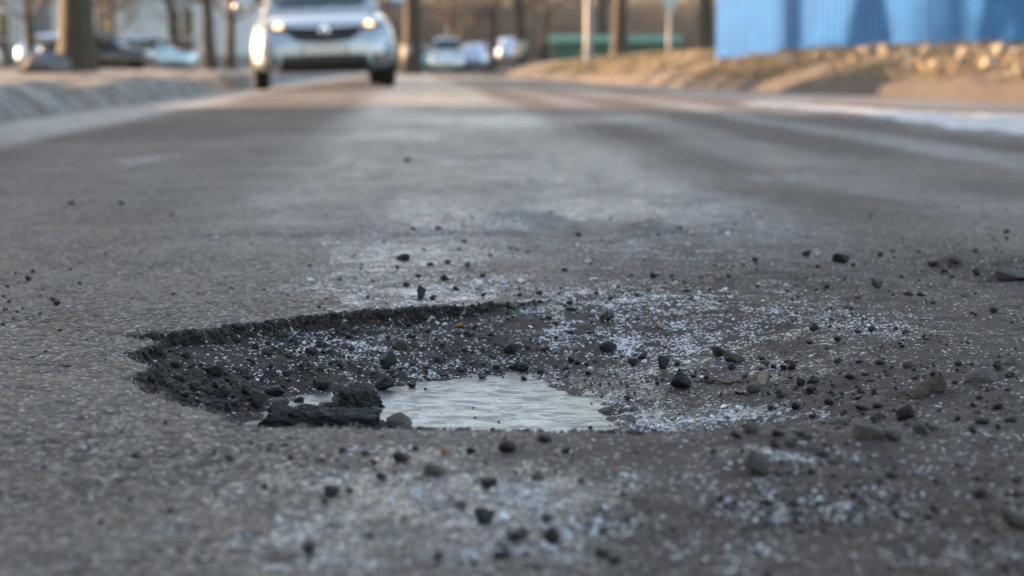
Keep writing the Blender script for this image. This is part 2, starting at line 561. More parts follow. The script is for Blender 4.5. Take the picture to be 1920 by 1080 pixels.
# frost settles in grains
sep2 = b.n('ShaderNodeSeparateColor'); b.l(v2.outputs['Color'], sep2.inputs[0])
fmod = b.math('MULTIPLY', b.math('MULTIPLY', fr, 0.55), b.math('MULTIPLY', b.ramp(n_mid, [(0.40, 0.0), (0.64, 1.35)]), b.ramp(b.noise(9, 5, .65, pos), [(0.34, 0.15), (0.6, 1.2)])))
fmod = b.math('MAXIMUM', fmod, b.math('MULTIPLY', b.ramp(n_mid, [(0.35, 0.2), (0.65, 1.0)]), b.mixf(so, 0.06, 0.085)))
ffac = b.ramp(b.math('SUBTRACT', fmod, sep2.outputs[0]), [(0.0, 0.0), (0.04, 1.0)])
ffac = b.math('MAXIMUM', ffac, b.math('MULTIPLY', b.ramp(b.math('MULTIPLY', fr, 0.5), [(0.51, 0.0), (0.60, 1.0)]), b.ramp(n_mid, [(0.35, 0.3), (0.6, 1.0)])))
base = b.mix(b.math('MULTIPLY', ffac, 0.75), base, (0.50, 0.53, 0.56))
wetn = b.ramp(b.math('ADD', b.math('MULTIPLY', we, 0.55), b.math('ADD', b.math('MULTIPLY', n_mid, 0.55), b.math('MULTIPLY', n_fin, 0.35))), [(0.62, 0.0), (0.98, 1.0)])
wetn = b.math('MULTIPLY', wetn, b.ramp(we, [(0.02, 0.0), (0.3, 1.0)]))
wmod = b.math('MULTIPLY', b.math('MULTIPLY', we, b.ramp(b.noise(13, 6, .7, pos), [(0.40, 0.1), (0.60, 1.1)])), b.ramp(n_mid, [(0.36, 0.15), (0.60, 1.2)]))
wetn = b.math('MAXIMUM', b.math('MULTIPLY', wetn, 0.5), b.ramp(b.math('SUBTRACT', wmod, sep2.outputs[1]), [(0.0, 0.0), (0.10, 1.0)]))
rough = b.mixf(b.ramp(sep.outputs[1], [(0.6, 0.0), (0.9, 1.0)]), 0.84, 0.50)
rough = b.mixf(so, rough, 0.80)
rough = b.mixf(saltf, rough, 0.55)
rough = b.mixf(wetn, rough, 0.16)
rough = b.mixf(ffac, rough, 0.38)
h1 = b.math('ADD', b.math('SUBTRACT', 1.0, b.ramp(v1.outputs['Distance'], [(0.28, 0.0), (0.62, 1.0)])), b.math('MULTIPLY', sep2.outputs[2], 0.2))
hsum = b.math('ADD', b.math('MULTIPLY', h1, b.math('SUBTRACT', 1.0, b.math('MULTIPLY', so, 0.88))), b.math('ADD', b.math('ADD', b.math('MULTIPLY', n_fin, b.mixf(so, 0.9, 0.55)), b.math('MULTIPLY', n_vf, b.mixf(so, 0.1, 0.5))), b.math('MULTIPLY', ffac, 0.5)))
bstr = b.mixf(wetn, 1.0, 0.9)
bp = b.n('ShaderNodeBump'); bp.inputs['Distance'].default_value = 0.0034
b.l(bstr, bp.inputs['Strength']); b.l(hsum, bp.inputs['Height'])
b.set(Base_Color=base, Roughness=rough, Normal=bp.outputs[0], Specular_IOR_Level=b.mixf(b.math('MAXIMUM', wetn, ffac), b.mixf(so, 0.22, 0.16), 0.7))
MATS['road'] = b.m
road = obj('road', road_me, b.m)
tag(road, 'worn grey asphalt street with mud and frost around the pothole', kind='structure')

# ---- the frozen puddle in the hole
gx = np.arange(-0.32, 0.16, 0.004)
gy = np.arange(1.55, 2.40, 0.006)
GX, GY = np.meshgrid(gx, gy)
ins = sdist(GX.ravel(), GY.ravel(), ICE) > -0.02
gz = ICEZ + 0.0005 * fbm(GX * 14, GY * 6, 171, 2)
ii = np.arange(GX.size).reshape(GX.shape)
q = np.stack([ii[:-1, :-1], ii[:-1, 1:], ii[1:, 1:], ii[1:, :-1]], -1).reshape(-1, 4)
q = q[ins[q].all(1)]
us = np.zeros(GX.size, bool); us[q] = True
rm = np.cumsum(us) - 1
ice_edge = np.clip(sdist(GX.ravel()[us], GY.ravel()[us], ICE) / 0.11, 0, 1)
ice_me = mesh_np('ice', np.stack([GX.ravel(), GY.ravel(), gz.ravel()], 1)[us], rm[q], smooth=True)
at = ice_me.attributes.new('inner', 'FLOAT', 'POINT'); at.data.foreach_set('value', ice_edge.astype(np.float32))
b = NB('ice')
pos = b.pos()
mp = b.n('ShaderNodeMapping'); mp.inputs['Scale'].default_value = (7, 10, 1); b.l(pos, mp.inputs['Vector'])
streak = b.noise(4.0, 6, 0.62, mp.outputs[0])
streak.node.inputs['Distortion'].default_value = 1.2
cloud = b.noise(22, 6, 0.65, pos)
speck = b.noise(260, 3, 0.7, pos)
col = b.mix(b.ramp(cloud, [(0.35, 0.0), (0.65, 1.0)]), (0.06, 0.064, 0.07), (0.27, 0.29, 0.305))
col = b.mix(b.math('MULTIPLY', b.ramp(streak, [(0.48, 0.0), (0.58, 1.0)]), 0.8), col, (0.07, 0.07, 0.07))
edge = b.ramp(b.math('SUBTRACT', b.math('ADD', b.math('MULTIPLY', streak, 0.7), b.math('MULTIPLY', cloud, 0.7)), b.math('MULTIPLY', b.attr('inner'), 0.42)), [(0.36, 0.0), (0.58, 1.0)])
col = b.mix(b.math('MULTIPLY', edge, 0.85), col, (0.045, 0.04, 0.036))
col = b.mix(b.ramp(speck, [(0.54, 0.0), (0.60, 0.85)]), col, (0.04, 0.037, 0.033))
b.set(Base_Color=col, Roughness=b.mixf(b.ramp(streak, [(0.42, 0.0), (0.58, 1.0)]), 0.22, 0.50),
      Normal=b.bump(b.math('ADD', b.noise(60, 4, 0.7, mp.outputs[0]), b.math('MULTIPLY', speck, 0.6)), 0.30, 0.0016))
tag(obj('frozen_puddle', ice_me, b.m), 'grey white sheet of ice on the pothole floor', kind='structure')

# ---- stones
def ico(sub):
    bm = bmesh.new()
    bmesh.ops.create_icosphere(bm, subdivisions=sub, radius=1)
    bm.verts.ensure_lookup_table()
    V = np.array([v.co[:] for v in bm.verts])
    F = np.array([[v.index for v in f.verts] for f in bm.faces])
    bm.free()
    return V, F
ICO = {1: ico(1), 2: ico(2), 3: ico(3)}

def rock_vf(seed, sub=2, cuts=9, lo=0.55, hi=0.95, rough=0.07, flat=0.75):
    r = np.random.default_rng(seed)
    V, F = ICO[sub]
    V = V.copy()
    V *= np.array([1, r.uniform(.7, 1.0), flat * r.uniform(.75, 1.05)])
    for k in range(cuts):
        n = r.normal(size=3)
        n /= np.linalg.norm(n)
        d = r.uniform(lo, hi) * (0.75 if abs(n[2]) > .7 else 1)
        s = V @ n - d
        V -= np.outer(np.clip(s, 0, None), n)
    ns = fbm(V[:, 0] * 2.3 + V[:, 2] * 1.7 + seed, V[:, 1] * 2.3 - V[:, 2] * 1.1, seed % 97, 4)
    V *= (1 + rough * 4 * ns)[:, None]
    V[:, 0] -= V[:, 0].mean(); V[:, 1] -= V[:, 1].mean()
    V /= np.abs(V[:, 0]).max()
    V[:, 2] -= V[:, 2].min()
    return V, F

def stone_mat(name, c1, c2, rough=0.7, sc=90, frost=0.0):
    b = NB(name)
    oc = b.pos()
    n1, n2 = b.noise(sc, 6, 0.7, oc), b.noise(sc * 5, 4, 0.7, oc)
    col = b.mix(b.ramp(n1, [(0.32, 0.0), (0.68, 1.0)]), c1, c2)
    if frost:
        up = b.n('ShaderNodeSeparateXYZ'); b.l(b.n('ShaderNodeNewGeometry').outputs['Normal'], up.inputs[0])
        f = b.math('MULTIPLY', b.ramp(n2, [(0.55, 0.0), (0.66, 1.0)]), frost)
        col = b.mix(f, col, (0.5, 0.54, 0.58))
    b.set(Base_Color=col, Roughness=rough, Normal=b.bump(b.math('ADD', n1, n2), 0.8, 0.0025), Specular_IOR_Level=.3)
    MATS[name] = b.m
    return b.m

M_DARK = stone_mat('dark_stone', (0.006, 0.006, 0.007), (0.024, 0.022, 0.021), 0.6)
M_GREY = stone_mat('grey_stone', (0.035, 0.033, 0.031), (0.085, 0.078, 0.070), 0.7)
M_FROSTED = stone_mat('frosted_stone', (0.012, 0.012, 0.012), (0.04, 0.038, 0.036), 0.6, frost=0.5)
M_TAN = stone_mat('tan_stone', (0.20, 0.13, 0.085), (0.34, 0.24, 0.17), 0.7)
M_ORANGE = stone_mat('orange_stone', (0.20, 0.075, 0.02), (0.36, 0.16, 0.05), 0.6)
M_BRICK = stone_mat('brick_shard', (0.032, 0.019, 0.016), (0.12, 0.082, 0.066), 0.75, sc=55)
M_CHUNK = stone_mat('broken_asphalt', (0.004, 0.004, 0.005), (0.026, 0.024, 0.023), 0.8, sc=60, frost=0.10)
M_ICECHIP = simple('ice_chip', (0.55, 0.60, 0.64), 0.25, var=0.2, scale=60)

ROCKS = []
for i in range(14):
    V, F = rock_vf(40 + i, 3 if i < 8 else 2, cuts=(14 if i % 3 else 7), lo=.5, hi=.88, rough=(.06 if i % 3 else .04), flat=(1.0 if i % 3 else .75))
    ROCKS.append((V, F))
_V, _F = rock_vf(91, 3, 9, .6, .92, .05, .95)
_V = _V * np.array([1, .9, 1.0])
_V[:, :2] *= (1 - .72 * (_V[:, 2:] / _V[:, 2].max()) ** 1.2)
ROCKS.append((_V / np.abs(_V[:, 0]).max(), _F))          # 14: a pointed one
def rock_obj(name, kind, w, x, y, mat, flat=1.0, sink=0.2, rz=None, z=None, me_name='stone'):
    """a stone of width w standing on the road surface"""
    V, F = ROCKS[kind]
    key = (kind, mat.name)
    if key not in ROCKME:
        me = mesh_np(me_name, V, F, smooth=(kind in (0, 3, 9)))
        me.materials.append(mat)
        ROCKME[key] = me
    r = w / 2
    zz = z if z is not None else max(float(hgt(x, y)[0]), float(ICEZ_FLOOR(np.array([x]), np.array([y]))[0]))
    rzv = rz if rz is not None else random.uniform(0, 6.28)
    return obj(name, ROCKME[key], None, None, (x, y, zz - r * sink), (random.uniform(-.15, .15), random.uniform(-.15, .15), rzv), (r, r, r * flat))
ROCKME = {}

# stones read from the photograph: (x, y of the base, width) in photo pixels
ZONES = {
 'mud': ('dark pebble scattered over the muddy floor right of the ice', 'pebbles on the mud right of the ice',
  [(1347,668,25),(1373,693,17),(1207,672,20),(1270,684,12),(1320,697,9),(1427,697,12),(1433,683,14),(1435,683,15),(1451,690,12),
   (1477,681,16),(1484,692,19),(1470,694,12),(1500,722,20),(1523,719,24),(1572,681,17),(1610,681,12),(1649,682,17),(1703,689,23),(1713,696,11),
   (1595,710,23),(1620,705,16),(1631,716,17),(1716,711,15),(1752,707,20),(1894,683,30),(1871,694,20),(1894,707,18),(1463,746,16),(1519,738,14),(1558,739,9),
   (1574,748,14),(1613,738,18),(1638,740,17),(1607,749,10),(1694,756,13),(1824,762,12),(1836,749,16),(1445,768,17),(1525,735,12),(1660,700,10),(1790,720,12),(1850,735,10),(1560,725,9),(1680,730,8),(1400,740,9),(1352,742,7)]),
 'front': ('dark pebble on the near right lip of the pothole', 'pebbles along the near right lip',
  [(1491,768,23),(1614,768,26),(1644,765,20),(1678,770,20),(1644,790,26),(1581,780,15),(1523,784,15),(1746,806,26),(1796,788,16),(1841,794,32),(1825,814,20),(1894,792,25),
   (1460,818,27),(1379,822,23),(1410,812,26),(1400,802,17),(1452,838,28),(1486,838,28),(1500,819,24),(1193,812,16),(1556,760,24),(1729,813,36),(1760,772,12),(1870,806,14),(1700,800,14)]),
 'slope': ('dark pebble at the foot of the frosty slope behind the ice', 'pebbles along the foot of the frosty slope',
  [(960,662,30),(1022,659,20),(980,696,24),(964,690,20),(903,709,18),(1013,701,13),(982,712,12),(905,658,13),(858,628,18),(1070,678,16),(1083,683,13),(1187,686,20),(875,628,14),
   (772,726,15),(753,657,28),(725,692,36),(683,706,12),(1040,690,14),(1100,686,10),(930,692,12),(860,694,10),(820,680,12),(990,655,14),(920,630,13),(845,665,9),(800,700,9),(1060,695,12),(1115,678,11)]),
 'behind': ('dark pebble on the wet asphalt just behind the pothole', 'pebbles on the wet asphalt behind the hole',
  [(813,562,14),(834,526,15),(784,520,12),(761,539,16),(877,502,14),(839,495,14),(807,499,15),(821,431,11),(774,431,9),(854,545,17),(637,527,8),(581,499,9),(700,530,8),(745,505,9),
   (690,560,9),(665,480,7),(720,455,8),(795,470,8),(860,470,9),(905,520,10),(895,545,9),(676,505,7),(612,562,7),(598,578,8),(775,560,9),(870,455,9),(920,480,9)]),
 'far_mud': ('dark clod lying on the mud beyond the right side of the pothole', 'clods on the mud beyond the hole',
  [(1415,490,15),(1533,502,11),(1702,554,18),(1727,555,18),(1810,556,20),(1864,587,20),(1512,480,17),(1646,540,26),(1012,552,16),(1194,556,12),(1059,509,14),(1525,620,19),(1571,639,17),
   (1750,500,22),(1790,492,24),(1770,512,16),(1830,515,18),(1160,540,9),(1260,520,8),(1340,500,9),(1420,540,8),(1480,580,8),(1600,500,10),(1650,480,12),(1330,545,8),(1690,520,10),(1750,570,10),(1610,560,8)]),
 'left': ('small black crumb on the bare asphalt left of the pothole', 'crumbs on the asphalt left of the hole',
  [(100,564,13),(53,527,14),(35,531,8),(107,572,12),(10,583,11),(62,510,8),(25,600,8),(80,545,7),(132,507,8),(150,533,8),(15,540,9),(198,478,8),(265,475,6),(495,545,6),(432,541,6),(325,553,8),(540,555,6),(62,672,9),(8,558,8),(42,580,7),(75,590,7),(140,560,5),(580,500,8)]),
 'foreground': ('blurred dark pebble on the frosty ground nearest the camera', 'blurred pebbles nearest the camera',
  [(1563,868,27),(1027,980,24),(969,1012,30),(942,1046,30),(1009,900,24),(913,914,25),(953,848,36),(1019,828,24),(1192,850,16),(1128,1046,20),(1155,1057,20),(752,866,28),(815,892,36),(430,863,16),
   (622,930,24),(580,1038,20),(862,953,25),(715,898,20),(495,916,10),(320,961,12),(245,943,12),(640,850,14),(700,870,14),(545,860,12),(505,845,10),(780,845,12),(885,850,18),(1060,850,14),(560,920,12),(655,925,14),
   (690,1010,14),(820,1050,16),(760,975,12),(1090,905,12),(1260,1000,14),(1350,940,14),(1500,1000,16),(1650,905,14),(1750,960,14),(1830,1020,18),(1700,1050,16),(1420,1040,14),(1600,930,16),(1905,905,14)]),
 'rubble': ('dark lump of rubble on the crumbled left slope of the pothole', 'rubble on the left slope',
  [(420,741,28),(460,742,28),(400,703,28),(350,672,30),(380,721,24),(600,729,32),(560,753,20),(583,664,28),(330,690,26),(300,700,22),(365,735,24),(340,715,20),(305,668,24),(330,650,20),(430,715,22),(395,740,20),
   (440,760,20),(470,725,18),(320,725,20),(290,690,18),(450,695,18),(510,690,16),(540,705,18),(500,665,14),(640,690,16),(660,660,14),(540,668,14),(480,655,14),(280,672,18),(285,716,20),(350,745,18),(410,768,18)]),
}
LAND = [(1278,717,'the pointed black pebble'), (1345,718,'the twig'), (1373,672,'the flat topped grey stone'), (1137,652,'the dark stone below the frosty patch'), (1137,595,'the frost rimmed pebble'),
        (1734,722,'the brick shard'), (1843,703,'the low grey mound at the right edge'), (1692,778,'the large dark stone of the right cluster'), (1570,787,'the long flat grey stone'), (1640,812,'the twin stones on the near lip'),
        (1420,869,'the pyramid shaped stone'), (861,607,'the orange pebble'), (960,572,'the right end of the back rim'), (980,760,'the bright middle of the ice'), (759,484,'the oval black pebble'), (788,552,'the upright pebble behind the rim'),
        (1113,522,'the white ice flake'), (1577,486,'the black clod on the far mud'), (1890,510,'the broad pale clod at the right edge'), (668,735,'the upright asphalt chunk'), (607,785,'the long asphalt slab'), (515,735,'the angular stone at the left of the ice'),
        (245,630,'the left corner of the pothole'), (262,695,'the notched left rim'), (440,790,'the near left corner of the hole'), (833,847,'the orange pebble on the near lip'), (908,970,'the black pebble on the bright frost'), (1033,1005,'the upright blurred pebble at the bottom'),
        (1905,970,'the blurred stone in the bottom right corner'), (60,550,'the crumb cluster at the left edge'), (135,380,'the far left pebble'), (980,420,'the pale ridge behind the hole'), (640,930,'the left of the near frost'), (300,950,'the bare asphalt at the bottom left'), (1550,1000,'the mud at the bottom right')]
SEEN = {}
ORD = ['', 'second ', 'third ', 'fourth ', 'fifth ', 'sixth ', 'seventh ', 'eighth ', 'ninth ', 'tenth ', 'eleventh ', 'twelfth ', 'thirteenth ']
def pebble_label(px, py, w, dark, noun):
    lx, ly, ph = min(LAND, key=lambda l: math.hypot(l[0] - px, (l[1] - py) * 1.6))
    dx, dy = px - lx, (py - ly) * 1.6
    side = ('right of' if dx > 0 else 'left of') if abs(dx) > abs(dy) else ('in front of' if dy > 0 else 'behind')
    size = 'tiny' if w < 11 else 'small' if w < 20 else 'middling' if w < 29 else 'larger'
    base = f"{size} {'black' if dark else 'dark grey'} {noun}"
    key = (base, side, ph)
    SEEN[key] = SEEN.get(key, 0) + 1
    n_ = SEEN[key]
    return f"{ORD[n_ - 1].strip() + ' ' if n_ > 1 else ''}{base} {side} {ph}".strip()
for zone, (lab, grp, pts) in ZONES.items():
    for i, (px, py, w) in enumerate(pts):
        x, y = hit(px, py)
        wm = w * y / FPX * 1.12
        mat = M_DARK if (i * 7) % 10 < 8 else M_GREY
        if zone == 'foreground':
            mat, wm = (M_DARK if i % 4 else M_GREY), wm * 1.15
        if zone == 'rubble': mat = M_CHUNK if i % 2 else M_DARK
        o = rock_obj('pebble' if zone != 'rubble' else 'rubble_lump', int(RNG.integers(0, 14)), wm, x, y, mat, flat=RNG.uniform(.7, 1.1))
        tag(o, pebble_label(px, py, w, mat is not M_GREY, {'rubble': 'lump', 'far_mud': 'clod', 'left': 'crumb'}.get(zone, 'pebble')), 'stone', grp)

SPECIAL = [
 (1278,729,38,M_DARK,14,.95,'pebble','black pointed pebble standing alone right of the ice, beside the twig'),
 (1413,735,25,M_GREY,0,1.1,'pebble','round dark grey pebble at the right end of the twig'),
 (1137,602,32,M_FROSTED,5,.8,'pebble','black pebble rimmed with frost in the middle of the frosty patch'),
 (1137,660,32,M_DARK,4,1.0,'pebble','dark angular stone at the lower edge of the frosty patch'),
 (1242,690,22,M_DARK,2,1.2,'pebble','small black stone between the frosty slope and the pointed pebble'),
 (1373,679,40,M_GREY,7,.7,'pebble','wide flat topped grey stone on the mud above the twig'),
 (861,614,15,M_ORANGE,1,1.0,'pebble','orange pebble under the back wall of the pothole'),
 (887,616,12,M_TAN,0,1.0,'pebble','tan pebble just right of the orange one under the back wall'),
 (1235,615,15,M_TAN,2,.8,'pebble','pinkish tan pebble lying in the right of the frosty patch'),
 (1163,687,10,M_ORANGE,4,1.0,'pebble','tiny orange pebble at the foot of the frosty patch'),
 (963,578,18,M_GREY,3,1.0,'pebble','round grey pebble on the right end of the back rim'),
 (1070,583,22,M_DARK,6,.7,'pebble','flat dark pebble at the top of the frosty patch'),
 (1843,714,66,M_GREY,8,.55,'stone','low wide mound of grey stone at the right edge behind the brick shard'),
 (1692,788,40,M_DARK,5,1.0,'stone','large dark stone in the cluster below the brick shard'),
 (1570,795,50,M_GREY,4,.5,'stone','long flat grey stone on the mud below the brick shard'),
 (1627,822,56,M_GREY,6,.9,'stone','big rounded grey stone on the near right lip, left of its twin'),
 (1672,823,42,M_GREY,3,1.0,'stone','rounded grey stone on the near right lip, right of a bigger one'),
 (759,489,27,M_DARK,9,.75,'pebble','oval black pebble on the wet asphalt, largest behind the hole'),
 (788,562,16,M_DARK,2,1.7,'pebble','upright dark pebble standing close behind the back rim'),
 (1577,493,32,M_DARK,7,.9,'clod','black clod standing out on the far mud right of centre'),
 (1891,526,78,M_GREY,10,.5,'clod','broad pale grey clod at the right edge beyond the hole'),
 (135,384,16,M_DARK,3,.9,'pebble','dark pebble far off on the left asphalt'),
 (228,384,11,M_DARK,4,.9,'pebble','smaller dark pebble just right of the far left one'),
 (763,304,13,M_DARK,5,.9,'pebble','single dark pebble far up the road below the car'),
 (1420,888,50,M_GREY,14,.9,'stone','blurred pyramid shaped grey stone in the near right foreground'),
 (908,982,40,M_DARK,2,.9,'pebble','blurred black pebble on the bright frost near the bottom middle'),
 (1033,1026,40,M_DARK,5,1.2,'pebble','blurred black pebble standing near the bottom middle of the picture'),
 (1905,985,60,M_GREY,7,.8,'stone','blurred grey stone at the bottom right edge'),
 (833,851,16,M_ORANGE,0,1.0,'pebble','blurred orange pebble on the near lip of the pothole'),
 (513,742,38,M_DARK,1,1.1,'stone','angular black stone at the left end of the ice'),
 (520,756,48,M_GREY,9,.38,'pebble','smooth flat grey pebble at the left end of the ice'),
 (482,762,32,M_DARK,2,1.1,'stone','dark stone left of the smooth flat pebble'),
 (610,767,38,M_DARK,4,.6,'stone','low dark stone between the two asphalt chunks on the ice'),
 (705,770,32,M_DARK,10,.4,'stone','flat dark stone lying on the ice below the upright asphalt chunk'),
 (750,799,50,stone_mat('brown_clump', (0.05, 0.042, 0.034), (0.12, 0.10, 0.085), .8),8,.75,'clod','brownish crumbly clump at the right end of the long asphalt slab'),
 (720,731,40,M_CHUNK,5,.85,'stone','dark asphalt lump touching the upright chunk on its right'),
]
for px, py, w, mat, kind, flat, nm, lab in SPECIAL:
    x, y = hit(px, min(py, 1070))
    o = rock_obj(nm, kind, w * y / FPX * 1.1, x, y, mat, flat=flat, rz=random.uniform(-.5, .5))
    tag(o, lab, 'clod' if nm == 'clod' else 'stone')

# two broken slabs of asphalt in the ice and a shard of brick
def chunk_mesh(name, L, W, H, seed, wedge=0.0):
    """slab broken out of the road: flat worn top, ragged aggregate sides"""
    bm = bmesh.new()
    bmesh.ops.create_cube(bm, size=1)
    bmesh.ops.subdivide_edges(bm, edges=bm.edges, cuts=14, use_grid_fill=True)
    V = np.array([v.co[:] for v in bm.verts])
    n1 = fbm(V[:, 0] * 5 + V[:, 2] * 2, V[:, 1] * 5 + V[:, 2] * 3, seed, 4)
    n2 = fbm(V[:, 0] * 16 + V[:, 2] * 11, V[:, 1] * 16 - V[:, 2] * 9, seed + 5, 2)
    S = V * np.array([L, W, H])
    taper = 1 - 0.18 * (V[:, 2] + .5)
    S[:, 0] *= taper * (1 + .35 * n1)
    S[:, 1] *= taper * (1 + .6 * n1)
    S[:, 2] += H * (1.0 * n1 + .45 * n2) * np.where(V[:, 2] > 0.4, 1, .3)
    S[:, 1] += W * .15 * n2
    S[:, 0] += L * .03 * n2
    S[:, 2] -= S[:, 2].min()
    S[:, 2] *= 1 - wedge + 1.6 * wedge * (V[:, 0] + .5)
    for v, s in zip(bm.verts, S):
        v.co = s
    return mesh_bm(name, bm)

def px_at_ice(px, py):
    return G(px, py, ICEZ)
x, y = px_at_ice(607, 806)
k = y / FPX
o = obj('asphalt_chunk', chunk_mesh('asphalt_chunk', 232 * k, .05, 36 * k, 11), M_CHUNK, None, (x, y, ICEZ - .003), (0, math.radians(3.5), math.radians(-4)))
tag(o, 'long low slab of broken black asphalt lying on the ice by the near rim', 'asphalt chunk')
x, y = px_at_ice(668, 757)
k = y / FPX
o = obj('asphalt_chunk', chunk_mesh('asphalt_chunk', 88 * k, .045, 27 * k, 23), M_CHUNK, None, (x, y, ICEZ - .003), (0, math.radians(8), math.radians(12)))
tag(o, 'upright craggy lump of black asphalt on the ice behind the long slab', 'asphalt chunk')
x, y = hit(1732, 738)
k = y / FPX
o = obj('brick_shard', chunk_mesh('brick_shard', 84 * k, 34 * k, 19 * k, 37, .75), M_BRICK, None, (x, y, float(hgt(x, y)[0]) - .001), (math.radians(10), math.radians(-4), math.radians(16)))
tag(o, 'reddish brown brick shard with pale specks tilted in the mud on the right', 'brick shard')

# twig and a pale leaf scrap
def tube_mesh(name, pts, rad, n=7):
    V, F = [], []
    for i, p in enumerate(pts):
        r = rad[i]
        d = Vector(pts[min(i + 1, len(pts) - 1)]) - Vector(pts[max(i - 1, 0)])
        d.normalize()
        a = d.orthogonal().normalized()
        c = d.cross(a)
        for j in range(n):
            t = 2 * math.pi * j / n
            V.append(Vector(p) + a * r * math.cos(t) + c * r * math.sin(t))
    for i in range(len(pts) - 1):
        for j in range(n):
            F.append((i * n + j, i * n + (j + 1) % n, (i + 1) * n + (j + 1) % n, (i + 1) * n + j))
    return mesh_np(name, [v[:] for v in V], F, smooth=True)
pts, rad = [], []
for i in range(9):
    px = 1302 + (1395 - 1302) * i / 8
    x, y = hit(px, 719 + 2.2 * math.sin(i * 1.3) * .5 + i * .25)
    pts.append((x, y, float(hgt(x, y)[0]) + .0022 + .0008 * math.sin(i * 2.1)))
    rad.append(.0019 - .0007 * abs(i - 3) / 6)
b_ = simple('twig_bark', (0.07, 0.052, 0.038), 0.8, var=.4, scale=120, bump=.5, bdist=.001)
tag(obj('twig', tube_mesh('twig', pts, rad), b_), 'thin brown twig lying on the mud between two pebbles', 'twig')
x, y = hit(1430, 722)
bm = bmesh.new()
lv = []
for i in range(7):
    t = i / 6
    wv = .0075 * math.sin(math.pi * min(1, t * .92 + .06)) + .0006
    lv.append([bm.verts.new((sx * wv, -.002 * t + .0015 * math.sin(4 * t) + (abs(sx) * .002), .017 * t)) for sx in (-1, -.4, .4, 1)])
for a, c in zip(lv[:-1], lv[1:]):
    for j in range(3):
        bm.faces.new((a[j], a[j + 1], c[j + 1], c[j]))
bmesh.ops.solidify(bm, geom=bm.faces[:], thickness=.0006)
tag(obj('leaf_scrap', mesh_bm('leaf_scrap', bm, True), simple('dry_leaf', (0.30, 0.25, 0.19), .6, var=.3, scale=200), None, (x, y, float(hgt(x, y)[0]) - .001), (-.5, .25, .3)),
    'pale translucent scrap of dry leaf behind the round pebble by the twig', 'leaf')
x, y = hit(1113, 524)
tag(rock_obj('ice_flake', 11, 22 * y / FPX, x, y, M_ICECHIP, flat=.3), 'single white flake of ice on the mud behind the frosty patch', 'ice flake')
x, y = px_at_ice(560, 804)
tag(rock_obj('ice_lump', 12, 18 * y / FPX, x, y - .004, M_ICECHIP, flat=.9, z=ICEZ), 'clear ice lump in front of the long asphalt slab', 'ice lump')

# ---- loose stuff: broken rim, grit, ice crumbs
def scatter_mesh(name, pts, radii, seeds, squash=(.5, .9), sub=1, nvar=8, sink=.3, cuts=7):
    vs = [rock_vf(500 + seeds + i, sub, cuts, .5, .95, .06, .85) for i in range(nvar)]
    r = np.random.default_rng(seeds)
    AV, AF, off = [], [], 0
    n = len(pts)
    which = r.integers(0, nvar, n)
    for k in range(nvar):
        m = which == k
        if not m.any():
            continue
        V, F = vs[k]
        pp, rr = pts[m], radii[m]
        a = r.uniform(0, 6.283, m.sum())
        sq = r.uniform(*squash, m.sum())
        tl = r.normal(0, .35, (m.sum(), 2))
        x = V[None, :, 0] * np.cos(a)[:, None] - V[None, :, 1] * np.sin(a)[:, None]
        y = V[None, :, 0] * np.sin(a)[:, None] + V[None, :, 1] * np.cos(a)[:, None]
        z = (V[None, :, 2] - sink) * sq[:, None] + x * tl[:, :1] * .6 + y * tl[:, 1:] * .6
        W = np.stack([x, y, z], -1) * rr[:, None, None] + pp[:, None, :]
        AV.append(W.reshape(-1, 3))
        AF.append((F[None] + (np.arange(m.sum()) * len(V))[:, None, None] + off).reshape(-1, 3))
        off += W.shape[0] * W.shape[1]
    return mesh_np(name, np.concatenate(AV), np.concatenate(AF), smooth=False)

# aggregate showing in the broken wall
rp = np.array(RIM)
pts, rads = [], []
for i in range(len(rp)):
    a, c = rp[i], rp[(i + 1) % len(rp)]
    mid = (a + c) / 2
    back = mid[1] > 1.95
    cr = float(1 - sstep(-.10, .09, mid[0] - (0.14 - 0.14 * float(sstep(1.6, 2.3, mid[1])))))
    if cr < .12:
        continue
    L = np.linalg.norm(c - a)
    for k in range(int(L * 3200 * (1.0 if back or mid[0] < -.15 else .5) * cr) + 1):
        t = RNG.uniform()
        p = a + (c - a) * t
        rr_ = float(np.clip(np.exp(RNG.normal(math.log(.0023), .5)), .0011, .0062))
        zz = -max(RNG.uniform(0.001, 0.020) * (.4 + .6 * cr), rr_ * .9)
        rads.append(rr_)
        nrm = np.array([-(c - a)[1], (c - a)[0]]) / L
        depth = RNG.normal(0.001, .0022) + (-zz) * .12
        pts.append((*(p - nrm * depth * (1 if sdist(np.array([p[0] - nrm[0] * .01]), np.array([p[1] - nrm[1] * .01]), RIM)[0] > 0 else -1)), zz))
pts = np.array(pts)
rad = np.array(rads)
rim_o = obj('broken_edge', scatter_mesh('broken_edge', pts, rad, 21, (.7, 1.1), sub=1, sink=.8), M_CHUNK, road)
tag(rim_o, 'crumbled black aggregate of the broken pothole wall', kind='stuff')

def scatter_pts(n, mask, y0=1.0, y1=4.0, half=.30, on_ice=.03):
    """spread evenly over the picture, so thinner per square metre with distance"""
    yy = 1.0 / RNG.uniform(1 / y1, 1 / y0, n * 3)
    xx = RNG.uniform(-half, half, n * 3) * yy
    z, fr, we, so, sa, ho = lookup(xx, yy)
    w = mask(xx, yy, fr, we, so, sa, ho)
    keep = RNG.uniform(size=len(w)) < w
    sel = np.where(keep)[0][:n]
    fl = ICEZ_FLOOR(xx[sel], yy[sel])
    ok = (fl < -.5) | (RNG.uniform(size=len(sel)) < on_ice)
    sel, fl = sel[ok], fl[ok]
    zz = np.maximum(z[sel], fl)
    return np.stack([xx[sel], yy[sel], zz], 1)

